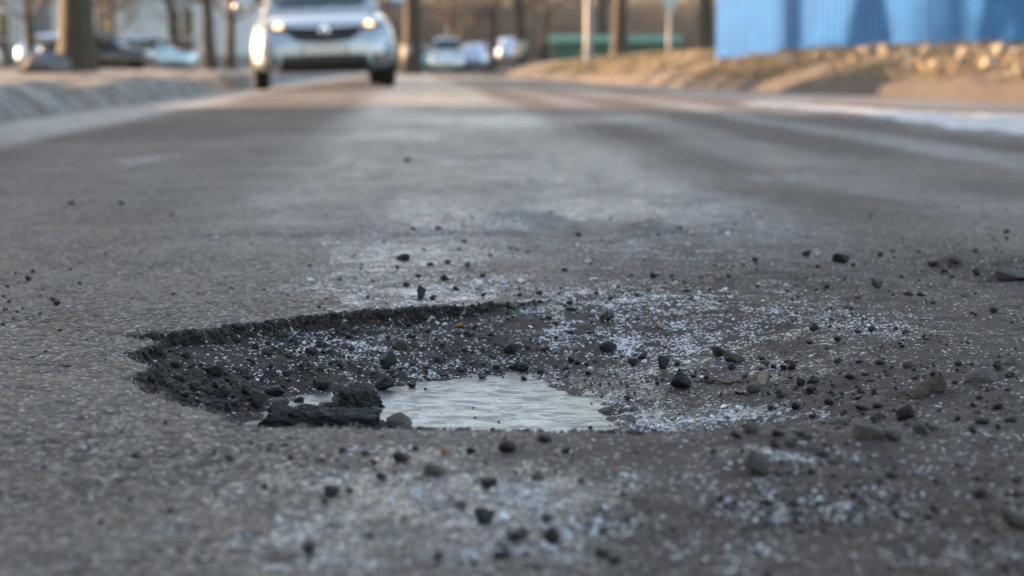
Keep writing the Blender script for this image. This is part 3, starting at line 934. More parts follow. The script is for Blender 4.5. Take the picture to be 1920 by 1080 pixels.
gp = scatter_pts(9000, lambda x, y, fr, we, so, sa, ho: (.10 + .35 * so + .7 * ho) * sstep(-.05, .25, fbm(x * 7, y * 7, 401, 3) + .12 * so))
gr = np.exp(RNG.normal(math.log(.0011), .55, len(gp))) * (gp[:, 1] / 2) ** .6
tag(obj('grit', scatter_mesh('grit', gp, np.clip(gr, .0006, .0045), 31), M_DARK), 'loose dark grit strewn around the pothole', 'grit', kind='stuff')
gp = scatter_pts(3600, lambda x, y, fr, we, so, sa, ho: sstep(.45, .95, ho) * (.25 + .75 * sstep(-.12, -.26, x)) * sstep(-.3, .15, fbm(x * 14, y * 14, 405, 3)), 1.6, 2.5, .22)
gr = np.exp(RNG.normal(math.log(.0020), .5, len(gp)))
tag(obj('rubble', scatter_mesh('rubble', gp, np.clip(gr, .0015, .008), 33), M_CHUNK), 'black asphalt crumbs covering the pothole slopes', 'rubble', kind='stuff')
gp = scatter_pts(1700, lambda x, y, fr, we, so, sa, ho: so * (1 - sstep(.4, .6, ho)) * sstep(.05, .25, fbm(x * 5 + 2, y * 5, 407, 3)) * sstep(-.1, .25, x), 1.2, 3.4, .28)
gr = np.exp(RNG.normal(math.log(.0019), .45, len(gp))) * (gp[:, 1] / 2) ** .5
tag(obj('gravel', scatter_mesh('gravel', gp, np.clip(gr, .001, .0055), 35, (.6, 1.1), cuts=11), M_DARK), 'fine dark gravel sprinkled over the mud right of the hole', 'gravel', kind='stuff')
gp = scatter_pts(26000, lambda x, y, fr, we, so, sa, ho: sstep(.1, 1.2, fr * (.8 + 2.0 * fbm(x * 30, y * 22, 411, 4) + 1.6 * fbm(x * 8, y * 5, 413, 3))) * (1.0 - .25 * ho))
gr = np.exp(RNG.normal(math.log(.0009), .55, len(gp))) * (gp[:, 1] / 2) ** .7
b = NB('ice_crumbs')
b.set(Base_Color=b.mix(b.noise(300, 2, .5, b.pos()), (0.20, 0.22, 0.24), (0.52, 0.55, 0.58)), Roughness=0.22, Specular_IOR_Level=0.6)
tag(obj('ice_crumbs', scatter_mesh('ice_crumbs', gp, np.clip(gr, .0005, .004), 41, (.4, .9), sub=1, nvar=6, cuts=10), b.m), 'white frost grains and ice crumbs strewn over the ground', 'ice crumbs', kind='stuff')

# ================================================================== VERGES, BANK, FAR GROUND
def grid_mesh(name, xs, ys, fz):
    X, Y = np.meshgrid(xs, ys)
    X, Y = X.ravel(), Y.ravel()
    Z = fz(X, Y)
    n, m = len(ys), len(xs)
    ii = np.arange(n * m).reshape(n, m)
    q = np.stack([ii[:-1, :-1], ii[:-1, 1:], ii[1:, 1:], ii[1:, :-1]], -1).reshape(-1, 4)
    return X, Y, Z, q

# big sheet to the horizon
gm = mesh_np('ground', [(-3000, -600, -.32), (3000, -600, -.32), (3000, 5000, -.32), (-3000, 5000, -.32)], [(0, 1, 2, 3)])
tag(obj('ground', gm, simple('far_soil', (0.10, 0.08, 0.06), .95, var=.35, scale=.05)), kind='structure')

# left verge: a ridge of dirty old snow over the kerb, then trodden ground
def left_z(X, Y):
    u = CROSS(X, Y)
    w = 0.10 * fbm(Y * 0.9, Y * 0, 601, 3) + 0.05 * fbm(Y * 4, X * 3, 603, 3)
    e = -(u + 2.12 + w)
    z = -0.06 + 0.22 * sstep(-.02, .30, e) + 0.03 * sstep(.3, 1.2, e)
    z += 0.09 * fbm(X * 2.2, Y * 1.4, 611, 4) * sstep(0, .4, e) + 0.09 * fbm(X * 4, Y * 3, 613, 4) * sstep(0, .15, e)
    z -= 0.03 * sstep(.5, 1.6, e)
    z += 0.5 * sstep(20, 60, e) + .02 * sstep(4, 12, e)
    return z
us = np.concatenate([np.arange(-1.95, -3.4, -.05), np.arange(-3.4, -8, -.25), np.arange(-8, -60, -1.5)])[::-1]
ys = np.concatenate([np.arange(-12, 6, 1.0), np.arange(6, 30, .12), np.arange(30, 70, .4), np.arange(70, 150, 2)])
U, Y2 = np.meshgrid(us, ys)
Xl = (U - VPS * Y2)
Zl = left_z(Xl.ravel(), Y2.ravel())
n, m = len(ys), len(us)
ii = np.arange(n * m).reshape(n, m)
q = np.stack([ii[:-1, :-1], ii[:-1, 1:], ii[1:, 1:], ii[1:, :-1]], -1).reshape(-1, 4)
b = NB('verge_snow')
pos = b.pos()
n1, n2, n3 = b.noise(.9, 5, .6, pos), b.noise(6, 6, .65, pos), b.noise(40, 4, .7, pos)
dirt = b.mix(b.ramp(n3, [(.3, 0.0), (.7, 1.0)]), (0.075, 0.062, 0.05), (0.16, 0.13, 0.10))
snow = b.mix(b.ramp(b.noise(2.6, 5, .7, pos), [(.38, 0.0), (.62, 1.0)]), (0.055, 0.047, 0.042), (0.30, 0.29, 0.28))
f = b.ramp(b.math('ADD', b.math('MULTIPLY', n1, .6), b.math('MULTIPLY', n2, .5)), [(.44, 0.0), (.60, 1.0)])
b.set(Base_Color=b.mix(f, dirt, snow), Roughness=.8, Normal=b.bump(b.math('ADD', n2, n3), .8, .03))
tag(obj('verge', mesh_np('verge', np.stack([Xl.ravel(), Y2.ravel(), Zl], 1), q, True), b.m), 'strip of dirty old snow and trodden soil along the left kerb', kind='structure')

# right bank
BASE = [(30, 6), (14, 8.5), (9, 11), (6.3, 14.2), (4.75, 17.7), (3.7, 22.5), (2.95, 26.8), (2.3, 34), (1.63, 43.5), (0.6, 60), (-0.2, 74.6), (-1.2, 100), (-3.5, 140)]
def bank_z(X, Y):
    t = polydist(X, Y, BASE)
    t = t + 0.25 * fbm(X * 1.1, Y * .6, 701, 3)
    tt = np.clip(t, 0, None)
    z = -0.07 + 0.09 * sstep(-.1, .25, t) + 0.42 * (1 - np.exp(-tt / .95)) + 0.045 * np.clip(tt, 0, 4)
    z += (0.16 * fbm(X * 1.6, Y * 1.1, 711, 4) + .10 * fbm(X * 6, Y * 5, 713, 3)) * sstep(0, .6, t)
    return z
xs = np.concatenate([np.arange(-5, 10, .12), np.arange(10, 45, 1.0)])
ys = np.concatenate([np.arange(7, 14, .4), np.arange(14, 50, .16), np.arange(50, 100, .8), np.arange(100, 150, 3)])
X, Y, Z, q = grid_mesh('bank', xs, ys, bank_z)
keep = (polydist(X, Y, BASE) > -.6)
q = q[keep[q].all(1)]
us_ = np.zeros(len(X), bool); us_[q] = True
rm = np.cumsum(us_) - 1
b = NB('bank_soil')
pos = b.pos()
n1, n2, n3 = b.noise(.7, 5, .6, pos), b.noise(5, 6, .65, pos), b.noise(36, 4, .7, pos)
c = b.mix(b.ramp(n2, [(.35, 0.0), (.65, 1.0)]), (0.07, 0.052, 0.036), (0.19, 0.14, 0.092))
c = b.mix(b.math('MULTIPLY', b.ramp(n3, [(.45, 0.0), (.65, 1.0)]), .5), c, (0.32, 0.25, 0.16))
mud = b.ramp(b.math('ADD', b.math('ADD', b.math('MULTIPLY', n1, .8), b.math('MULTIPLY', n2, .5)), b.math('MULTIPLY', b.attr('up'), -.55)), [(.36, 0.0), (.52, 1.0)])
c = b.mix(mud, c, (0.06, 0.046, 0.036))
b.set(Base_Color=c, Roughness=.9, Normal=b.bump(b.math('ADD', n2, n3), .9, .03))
bank_me = mesh_np('bank', np.stack([X, Y, Z], 1)[us_], rm[q], True)
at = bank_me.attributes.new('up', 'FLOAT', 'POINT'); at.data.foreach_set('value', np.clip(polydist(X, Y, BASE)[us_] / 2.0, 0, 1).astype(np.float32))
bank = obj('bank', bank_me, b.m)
tag(bank, 'low bank of dry soil and dead grass on the right', kind='structure')

def gz(x, y):
    x, y = np.atleast_1d(np.asarray(x, float)), np.atleast_1d(np.asarray(y, float))
    l, r_, rd = left_z(x, y), bank_z(x, y), np.zeros(len(x))
    u = CROSS(x, y)
    z = np.where(u < -2.2, l, rd)
    return np.where(polydist(x, y, BASE) > 0, r_, z)

# rise of wooded ground far off
def hill_z(X, Y):
    return -.4 + 7.0 * sstep(128, 210, Y + .25 * np.abs(X)) + 1.2 * fbm(X * .06, Y * .06, 801, 3)
X, Y, Z, q = grid_mesh('hill', np.arange(-160, 161, 4.0), np.arange(112, 420, 5.0), hill_z)
tag(obj('hill', mesh_np('hill', np.stack([X, Y, Z], 1), q, True), simple('leaf_litter', (0.10, 0.08, 0.066), .95, var=.45, scale=.6, bump=.8, bdist=.3)),
    'brown wooded rise closing the far end of the street', kind='structure')

# dead grass on the bank
def tufts(n, fpos, h0, h1, seed, spread=.05, blades=5):
    r = np.random.default_rng(seed)
    x, y = fpos(n, r)
    z = gz(x, y)
    V, F = [], []
    m = n * blades
    bx = np.repeat(x, blades) + r.normal(0, spread, m)
    by = np.repeat(y, blades) + r.normal(0, spread, m)
    bz = np.repeat(z, blades) - .02
    h = r.uniform(h0, h1, m)
    a = r.uniform(0, 6.283, m)
    lean = r.uniform(.1, .9, m) * h
    wv = r.uniform(.003, .007, m)
    p0 = np.stack([bx - wv * np.sin(a), by + wv * np.cos(a), bz], 1)
    p1 = np.stack([bx + wv * np.sin(a), by - wv * np.cos(a), bz], 1)
    p2 = np.stack([bx + lean * .4 * np.cos(a) + wv * .7 * np.sin(a), by + lean * .4 * np.sin(a) - wv * .7 * np.cos(a), bz + h * .65], 1)
    p3 = np.stack([bx + lean * np.cos(a), by + lean * np.sin(a), bz + h], 1)
    V = np.stack([p0, p1, p2, p3], 1).reshape(-1, 3)
    F = np.arange(m * 4).reshape(-1, 4)
    return mesh_np('dry_grass', V, F)
def along_bank(n, r):
    y = r.uniform(18, 62, n * 3)
    bx = np.interp(y, [p[1] for p in BASE], [p[0] for p in BASE])
    x = bx + r.uniform(.25, 4.0, n * 3)
    k = fbm(x * 1.1, y * .8, 821, 3) > -.05
    return x[k][:n], y[k][:n]
tag(obj('dry_grass', tufts(7000, along_bank, .03, .16, 5), simple('straw', (0.24, 0.18, 0.105), .8, var=.35, scale=3)),
    'dead yellow grass on the bank below the blue fence', 'grass', kind='stuff')

# pale stones edging the bank
edge_px = [(1480, 158, 44), (1525, 161, 22), (1545, 157, 34), (1580, 156, 30), (1625, 150, 34), (1664, 154, 30), (1705, 152, 36), (1745, 151, 34), (1782, 152, 26), (1815, 149, 38),
           (1852, 148, 26), (1880, 147, 38), (1912, 146, 34), (1700, 176, 36), (1760, 178, 40), (1800, 180, 30), (1850, 180, 36), (1905, 182, 38), (1740, 170, 22), (1945, 147, 36), (1985, 145, 40)]
M_PALE = stone_mat('pale_stone', (0.15, 0.125, 0.10), (0.30, 0.26, 0.215), .85, sc=9)
for i, (px, py, w) in enumerate(edge_px):
    row2 = py > 165
    Yd = 27.5 - (px - 1480) / 440 * 7.0 - (1.6 if row2 else 0)
    p = P(px, py, Yd)
    zz = float(gz(p.x, p.y)[0])
    o = rock_obj('edging_stone', int(RNG.integers(0, 8)), w * Yd / FPX * 1.12, p.x, p.y, M_PALE, flat=.95, z=max(zz, p.z) - .02, sink=.1)
    seq = sorted([e[0] for e in edge_px if (e[1] > 165) == row2])
    nth = (['leftmost'] + [o_.strip() + ' from left' for o_ in ORD[1:]] + ['fourteenth from left', 'fifteenth from left', 'sixteenth from left'])[seq.index(px)]
    lab = f'{nth} of the broken pale stones in the short row nearest the road' if row2 else f'{nth} of the pale edging stones along the foot of the fence bank'
    tag(o, lab, 'stone', 'front row of broken pale stones' if row2 else 'pale edging stones along the bank')

# heap of dirty snow under the big tree
V, F = rock_vf(77, 3, 6, .6, .95, .1, .5)
p = P(78, 152, 29)
o = obj('snow_heap', mesh_np('snow_heap', V * np.array([.42, .35, .38]), F, True), simple('dirty_snow', (0.13, 0.13, 0.14), .85, var=.5, scale=5, bump=.8, bdist=.03), None,
        (p.x, p.y, float(gz(p.x, p.y)[0]) - .04))
tag(o, 'dark heap of dirty snow on the verge in front of the big tree', 'snow heap')

# ================================================================== BUILDINGS
M_WALL = simple('pale_panel', (0.42, 0.45, 0.47), .8, var=.12, scale=.6, bump=.2, bdist=.02)
M_WALL2 = simple('grey_panel', (0.40, 0.39, 0.37), .8, var=.15, scale=.5, bump=.2, bdist=.02)
M_PLINTH = simple('plinth_concrete', (0.18, 0.17, 0.165), .9, var=.2, scale=2)
M_FRAME = simple('window_frame_white', (0.72, 0.72, 0.70), .5, var=.06)
M_PANE = simple('window_glass', (0.03, 0.04, 0.05), .06, var=.2, scale=.4, spec=.8)
M_BALC = simple('balcony_sheet', (0.30, 0.42, 0.48), .6, var=.15, scale=1.5)
M_ROOF = simple('roof_felt', (0.06, 0.06, 0.06), .9)
M_SEAM = simple('panel_seam', (0.20, 0.20, 0.20), .9)
wf_bm = bmesh.new()
for x0, x1, z0, z1 in ((-.75, .75, 0, .07), (-.75, .75, 1.38, 1.45), (-.75, -.68, .07, 1.38), (.68, .75, .07, 1.38), (-.04, .04, .07, 1.38)):
    add_box(wf_bm, x0, x1, -.06, .05, z0, z1)
WF_ME = mesh_bm('window_frame', wf_bm); WF_ME.materials.append(M_FRAME)
PN_ME = box_mesh('pane', -.70, .70, -.01, .02, .05, 1.40); PN_ME.materials.append(M_PANE)
SILL_ME = box_mesh('sill', -.82, .82, -.16, .0, -.06, -.002); SILL_ME.materials.append(M_FRAME)
BALC_BM = bmesh.new()
add_box(BALC_BM, -1.5, 1.5, -1.1, -.004, -.14, 0)
add_box(BALC_BM, -1.5, 1.5, -1.1, -1.05, 0, 1.0)
add_box(BALC_BM, -1.5, -1.45, -1.05, -.004, 0, 1.0)
add_box(BALC_BM, 1.45, 1.5, -1.05, -.004, 0, 1.0)
BALC_ME = mesh_bm('balcony', BALC_BM); BALC_ME.materials.append(M_BALC)
DOOR_ME = box_mesh('door', -.6, .6, -.05, .03, 0, 2.1); DOOR_ME.materials.append(simple('door_brown', (0.10, 0.06, 0.04), .6))

def block(name, label, loc, rotz, L, D, floors, wall, group='apartment blocks'):
    """panel apartment house, front face along its local x at y = 0"""
    t = empty(name, loc, rotz)
    tag(t, label, 'building', group)
    H = .9 + floors * 2.8
    bm = bmesh.new()
    add_box(bm, -L / 2, L / 2, 0, D, .9, H)
    obj('wall', mesh_bm('wall', bm), wall, t)
    obj('plinth', box_mesh('plinth', -L / 2 - .05, L / 2 + .05, -.06, D + .06, -.6, .9), M_PLINTH, t)
    obj('roof', box_mesh('roof', -L / 2 - .3, L / 2 + .3, -.35, D + .3, H, H + .35), M_ROOF, t)
    sm = bmesh.new()
    nb = max(1, int(L / 3.2))
    step = L / nb
    for k in range(1, nb):
        add_box(sm, -L / 2 + k * step - .02, -L / 2 + k * step + .02, -.012, .01, .9, H)
    for f in range(1, floors):
        add_box(sm, -L / 2, L / 2, -.009, .01, .9 + f * 2.8 - .02, .9 + f * 2.8 + .02)
    obj('panel_seams', mesh_bm('panel_seams', sm), M_SEAM, t)
    for f in range(floors):
        for k in range(nb):
            x = -L / 2 + (k + .5) * step
            z = .9 + f * 2.8 + .85
            if k % 4 == 1 and f == 0:
                obj('door', DOOR_ME, None, t, (x, -.07, -.1))
            w = obj('window', WF_ME, None, t, (x, -.03, z))
            obj('pane', PN_ME, None, w)
            obj('sill', SILL_ME, None, w)
            if k % 4 in (0, 3) and f > 0:
                obj('balcony', BALC_ME, None, t, (x, 0, .9 + f * 2.8 + .1))
    return t

block('apartment_block', 'pale blue grey panel apartment block at the far left edge', (-36, 104, .0), math.radians(4), 22, 12, 5, M_WALL)
block('apartment_block', 'pale panel apartment block behind the trees left of the car', (-18.6, 100, .0), math.radians(-3), 8.6, 12, 5, M_WALL)
block('apartment_block', 'unseen grey panel apartment block on the left, added to shade the near road', (-21.5, -8.5, .1), math.radians(90), 64, 12, 5, M_WALL2)  # out of view, added to keep the near road in shade

# green kiosk with a pale roof band
p0, p1 = P(1040, 125, 93), P(1265, 125, 93)
t = empty('kiosk', ((p0.x + p1.x) / 2, 93, -.35))
tag(t, 'long low dark green kiosk with a pale green roof edge', 'kiosk')
L = p1.x - p0.x
obj('wall', box_mesh('wall', -L / 2, L / 2, 0, 3, -.2, 1.75), simple('kiosk_green', (0.010, 0.062, 0.045), .5, var=.2), t)
obj('roof', box_mesh('roof', -L / 2 - .25, L / 2 + .25, -.35, 3.2, 1.75, 2.12, .03), simple('kiosk_roof', (0.14, 0.32, 0.28), .5, var=.1), t)
for k in range(3):
    x = -L / 2 + L * (k + .5) / 3
    f = obj('shutter', box_mesh('shutter', x - .9, x + .9, -.05, .02, .7, 1.6), simple('shutter_green', (0.02, 0.09, 0.065), .45), t)
    obj('ledge', box_mesh('ledge', x - 1, x + 1, -.25, -.051, .62, .695), simple('ledge_green', (0.012, 0.05, 0.04), .5), f)

# ================================================================== FENCE
M_BLUE = None
b = NB('blue_sheet')
oc = b.objc()
n1 = b.noise(2.2, 5, .6, oc)
b.set(Base_Color=b.mix(b.ramp(n1, [(.35, 0.0), (.7, 1.0)]), (0.002, 0.070, 0.24), (0.004, 0.105, 0.33)), Roughness=.5, Specular_IOR_Level=.032)
M_BLUE = b.m
M_POST = simple('fence_post', (0.05, 0.055, 0.07), .6, var=.3)
FA, FB = Vector((3.46, 34)), Vector((6.43, 25))
fd = (FB - FA).normalized()
fence = empty('metal_fence', (FA.x, FA.y, 0), math.atan2(fd.y, fd.x))
tag(fence, 'tall blue corrugated metal sheet fence on the right bank', 'fence')
PWID = 1.18
def fence_bottom(s):
    """bottom edge read from the photo, as height above the road"""
    p = FA + fd * s
    px = 960 + FPX * p.x / p.y
    py = np.interp(px, [1330, 1480, 1625, 1920, 2100], [109, 104, 101, 74, 60])
    return P(px, py, p.y).z
for k in range(11):
    s0 = k * PWID
    nseg = 48
    V, F = [], []
    lift = {2: .10, 3: .13}.get(k, 0)
    z0a, z0b = fence_bottom(s0) + lift, fence_bottom(s0 + PWID) + lift
    for i in range(nseg + 1):
        sx = s0 + (PWID + .03) * i / nseg
        ph = (i % 8) / 8
        off = .018 * float(np.clip(abs(ph - .5) * 5 - .75, -.5, .5)) + (.004 if k % 2 else 0)
        zb = z0a + (z0b - z0a) * i / nseg
        V += [(sx, -off, zb), (sx, -off, zb + 2.05)]
    for i in range(nseg):
        F.append((2 * i, 2 * i + 2, 2 * i + 3, 2 * i + 1))
    me = mesh_np('sheet', V, F)
    o = obj('sheet', me, M_BLUE, fence)
    if k % 2 == 0:
        obj('post', box_mesh('post', s0 - .03, s0 + .03, .03, .09, z0a - .6, z0a + 2.1), M_POST, fence)
for zr in (.35, 1.65):
    V = []
    bm = bmesh.new()
    za, zb = fence_bottom(0) + zr, fence_bottom(11 * PWID) + zr
    vs = [bm.verts.new(p) for p in ((0, .018, za), (11 * PWID, .018, zb), (11 * PWID, .03, zb), (0, .03, za), (0, .018, za + .05), (11 * PWID, .018, zb + .05), (11 * PWID, .03, zb + .05), (0, .03, za + .05))]
    for qd in ((0, 3, 2, 1), (4, 5, 6, 7), (0, 1, 5, 4), (1, 2, 6, 5), (2, 3, 7, 6), (3, 0, 4, 7)):
        bm.faces.new([vs[i] for i in qd])
    obj('rail', mesh_bm('rail', bm), M_POST, fence)

# ================================================================== POLES AND SIGN
def cyl_mesh(name, r0, r1, h, n=20):
    bm = bmesh.new()
    lathe(bm, [(r0, 0), (r0 * .98, h * .02), (r1, h)], n)
    return mesh_bm(name, bm, True)
M_STEEL = simple('grey_paint', (0.17, 0.17, 0.175), .5, var=.15, scale=4)
p = P(1103, 116, 58)
t = empty('lamp_post', (p.x, p.y, float(gz(p.x, p.y)[0]) - .05))
tag(t, 'plain light grey lamp post on the bank in front of the kiosk', 'lamp post')
obj('pole', cyl_mesh('pole', .105, .07, 7.5), M_STEEL, t)
obj('base', cyl_mesh('base', .14, .13, .45), M_STEEL, t)
arm = obj('arm', tube_mesh('arm', [(0, 0, 7.4), (-.2, 0, 7.8), (-.8, 0, 8.0), (-1.4, 0, 8.05)], [.04, .035, .035, .03]), M_STEEL, t)
obj('lamp_head', box_mesh('lamp_head', -1.95, -1.35, -.12, .12, 7.98, 8.12, .03), M_STEEL, arm)
p = P(1255, 108, 46)
zb = float(gz(p.x, p.y)[0])
t = empty('road_sign', (p.x, p.y, zb - .05), math.radians(8))
tag(t, 'grey pole with a downward pointing triangular road sign', 'road sign')
obj('pole', cyl_mesh('pole', .045, .045, 2.6), M_STEEL, t)
bm = bmesh.new()
zs = P(1255, 28, 46).z - zb + .05
tri = [(-.36, zs + .62), (.36, zs + .62), (0, zs)]
f0 = [bm.verts.new((x, -.06, z)) for x, z in tri]
f1 = [bm.verts.new((x, -.048, z)) for x, z in tri]
bm.faces.new(f0); bm.faces.new(f1[::-1])
for i in range(3):
    j = (i + 1) % 3
    bm.faces.new((f0[i], f1[i], f1[j], f0[j]))
bmesh.ops.recalc_face_normals(bm, faces=bm.faces)
obj('sign_plate', mesh_bm('sign_plate', bm), simple('sign_back', (0.26, 0.34, 0.36), .4, metal=.3, var=.1), t)
obj('clamp', box_mesh('clamp', -.07, .07, -.047, .05, zs + .35, zs + .40), M_STEEL, t)

# ================================================================== TREES
M_BARK = NB('bark')
oc = M_BARK.objc()
mp = M_BARK.n('ShaderNodeMapping'); mp.inputs['Scale'].default_value = (9, 9, 2); M_BARK.l(oc, mp.inputs['Vector'])
n1 = M_BARK.noise(2, 6, .7, mp.outputs[0])
M_BARK.set(Base_Color=M_BARK.mix(M_BARK.ramp(n1, [(.35, 0.0), (.68, 1.0)]), (0.022, 0.018, 0.014), (0.075, 0.058, 0.042)), Roughness=.9, Normal=M_BARK.bump(n1, 1.0, .04))
M_BARK = M_BARK.m
M_TWIG = simple('twigs', (0.12, 0.095, 0.075), .9, var=.3, scale=2)
M_LIME = simple('limewash', (0.30, 0.275, 0.25), .9, var=.2, scale=6)

class Tubes:
    def __init__(s):
        s.V, s.F = [], []
    def add(s, pts, rad, n):
        base = len(s.V)
        for i, p in enumerate(pts):
            d = (pts[min(i + 1, len(pts) - 1)] - pts[max(i - 1, 0)]).normalized()
            a = d.orthogonal().normalized()
            c = d.cross(a)
            for j in range(n):
                t = 2 * math.pi * j / n
                s.V.append((p + a * (rad[i] * math.cos(t)) + c * (rad[i] * math.sin(t)))[:])
        for i in range(len(pts) - 1):
            for j in range(n):
                s.F.append((base + i * n + j, base + i * n + (j + 1) % n, base + (i + 1) * n + (j + 1) % n, base + (i + 1) * n + j))

def make_tree(seed, H=10.0, R=.26, first=2.6, dense=1.0):
    r = random.Random(seed)
    trunk, crown = Tubes(), Tubes()
    pts, rad = [], []
    p = Vector((0, 0, -.15))
    d = Vector((r.uniform(-.05, .05), r.uniform(-.05, .05), 1))
    n = 16
    for i in range(n + 1):
        t = i / n
        pts.append(p.copy())
        flare = 1 + .45 * math.exp(-t * n * .8)
        rad.append(R * flare * (1 - .86 * t) + .012)
        d = (d + Vector((r.uniform(-.06, .06), r.uniform(-.06, .06), 0))).normalized()
        p = p + d * (H / n)
    trunk.add(pts, rad, 14)
    def branch(p, d, L, R0, lev):
        k = {1: 6, 2: 4, 3: 3, 4: 2}[lev]
        pp, rr = [p.copy()], [R0]
        for i in range(k):
            d = (d + Vector((r.uniform(-.22, .22), r.uniform(-.22, .22), r.uniform(-.05, .20)))).normalized()
            p = p + d * (L / k)
            pp.append(p.copy())
            rr.append(R0 * (1 - .8 * (i + 1) / k) + .002)
        crown.add(pp, rr, {1: 6, 2: 4, 3: 3, 4: 3}[lev])
        if lev < 4:
            for j in range(int({1: 7, 2: 6, 3: 3}[lev] * dense)):
                t = r.uniform(.25, 1)
                q = pp[min(k, int(t * k))]
                side = Vector((r.uniform(-1, 1), r.uniform(-1, 1), r.uniform(-.25, .7))).normalized()
                branch(q, (d * .55 + side).normalized(), L * r.uniform(.38, .6), max(.003, R0 * .42), lev + 1)
    nb = int(15 * dense)
    for k in range(nb):
        t = first / H + (1 - first / H) * (k + .5) / nb
        i = min(n, int(t * n))
        a = k * 2.4 + r.uniform(-.4, .4)
        el = .35 + .5 * t
        branch(pts[i], Vector((math.cos(a), math.sin(a), el)), H * (.42 - .25 * t) * r.uniform(.8, 1.15), rad[i] * .5, 1)
    return mesh_np('trunk', trunk.V, trunk.F, True), mesh_np('crown', crown.V, crown.F, True)

TREES = [make_tree(11, 11, .27, 3.0), make_tree(12, 9.5, .22, 2.2), make_tree(13, 12, .3, 3.4), make_tree(14, 8, .17, 1.6), make_tree(15, 13, .28, 7.5)]
LIME_ME = cyl_mesh('limewash', 1.0, .93, 1.0, 16)
def tree(px, Y, kind, dia, label, lime=0.0, X=None, rz=None, group=None):
    x = X if X is not None else (px - 960) / FPX * Y
    z = float(gz(x, Y)[0])
    base = (.27, .22, .3, .17, .28)[kind] * 2
    s = dia / base
    t = empty('bare_tree', (x, Y, z - .05), random.uniform(0, 6) if rz is None else rz)
    t.scale = (s, s, max(.8, min(1.25, s)))
    obj('trunk', TREES[kind][0], M_BARK, t)
    obj('crown', TREES[kind][1], M_TWIG, t)
    if lime:
        rr = base / 2 * 1.12
        obj('painted_base', LIME_ME, M_LIME, t, (0, 0, 0), (0, 0, 0), (rr, rr, lime))
    tag(t, label, 'tree', group)
    return t
tree(148, 41, 2, .66, 'thick dark tree trunk lit along its left edge on the left verge')
tree(62, 72, 1, .34, 'bare tree at the far left in front of the pale block', rz=1)
tree(215, 86, 3, .3, 'slim bare tree behind and right of the thick trunk')
tree(335, 92, 3, .36, 'bare tree before the pale block left of the car', rz=2)
tree(398, 62, 0, .38, 'dark bare tree left of the car, left one of a pair')
tree(436, 74, 1, .36, 'dark bare tree just left of the car, right one of a pair', rz=4)
tree(772, 66, 0, .62, 'bare tree with forked trunk right beside the car', lime=.9)
tree(845, 112, 3, .36, 'bare tree behind the far parked van')
tree(925, 98, 1, .3, 'bare tree between the two far pale cars')
tree(976, 84, 2, .5, 'bare tree with limewashed trunk in the middle distance', lime=1.3)
tree(1022, 112, 0, .42, 'dark bare tree left of the green kiosk')
tree(1160, 72, 0, .52, 'bare tree with limewashed foot before the green kiosk', lime=.75)
tree(1128, 96, 1, .42, 'dark bare trunk behind the lamp post')
tree(1318, 90, 2, .7, 'broad dark tree beside the left end of the blue fence')
for i, (x, y, k) in enumerate([(-8.8, 30, 0), (-9.2, 22.5, 2), (-13, 36.9, 4), (-12.2, 39.2, 4), (-13.2, 34.6, 4), (-14.5, 38.2, 4), (-15, 35.6, 4), (-14.2, 41, 4), (9, 46, 1), (12, 38, 2), (-24, 62, 2), (-27, 44, 0), (-26, 70, 0)]):  # out of view, added for tree shadows on fence and bank
    tree(0, y, k, (.5, .5, .55, .4, .62)[k], 'unseen bare street tree added to cast shadows on the fence and bank', X=x, group='unseen street trees added for their shadows')

# thicket of bare scrub far off
def thicket(n, seed):
    r = np.random.default_rng(seed)
    Y = r.uniform(120, 150, n)
    s = np.where(Y < 116, r.uniform(-.10, .17, n), r.uniform(-.16, .17, n))
    X = s * Y
    T_V, T_F = [], []
    k = 3
    h = r.uniform(1.5, 8.5, n)
    r0 = r.uniform(.012, .045, n)
    lean = r.normal(0, .28, (n, 2))
    bend = r.normal(0, .15, (n, 2))
    lv = []
    for i, t in enumerate((0, .4, .75, 1.0)):
        cx = X + h * (lean[:, 0] * t + bend[:, 0] * t * t)
        cy = Y + h * (lean[:, 1] * t + bend[:, 1] * t * t)
        cz = -.1 + h * t
        rr = r0 * (1 - .8 * t)
        for j in range(k):
            a = 2 * math.pi * j / k
            lv.append(np.stack([cx + rr * math.cos(a), cy + rr * math.sin(a), cz], 1))
    V = np.stack(lv, 1).reshape(-1, 3)
    f = []
    for i in range(3):
        for j in range(k):
            f.append((i * k + j, i * k + (j + 1) % k, (i + 1) * k + (j + 1) % k, (i + 1) * k + j))
    F = (np.array(f)[None] + (np.arange(n) * 12)[:, None, None]).reshape(-1, 4)
    return mesh_np('thicket', V, F)
# withered leaves still hanging in the scrub and on the low branches
def leaves(n, seed):
    r = np.random.default_rng(seed)
    cl = 70
    cs = r.uniform(-.055, .135, cl)
    cy = r.uniform(84, 97, cl)
    cz = r.uniform(1.0, 5.0, cl)
    k = r.integers(0, cl, n)
    P0 = np.stack([cs[k] * cy[k] + r.normal(0, .35, n), cy[k] + r.normal(0, .4, n), cz[k] + r.normal(0, .35, n)], 1)
    a = r.normal(size=(n, 3)); a /= np.linalg.norm(a, axis=1)[:, None]
    c = np.cross(a, r.normal(size=(n, 3))); c /= np.linalg.norm(c, axis=1)[:, None]
    w = r.uniform(.03, .07, n)[:, None]
    V = np.stack([P0 - a * w, P0 + c * w * .6, P0 + a * w, P0 - c * w * .6], 1).reshape(-1, 3)
    return mesh_np('withered_leaves', V, np.arange(n * 4).reshape(-1, 4))
tag(obj('withered_leaves', leaves(1500, 3), simple('withered_leaf', (0.42, 0.26, 0.13), .7, var=.3, scale=2)), 'withered tan leaves hanging in the far scrub', 'leaves', kind='stuff')
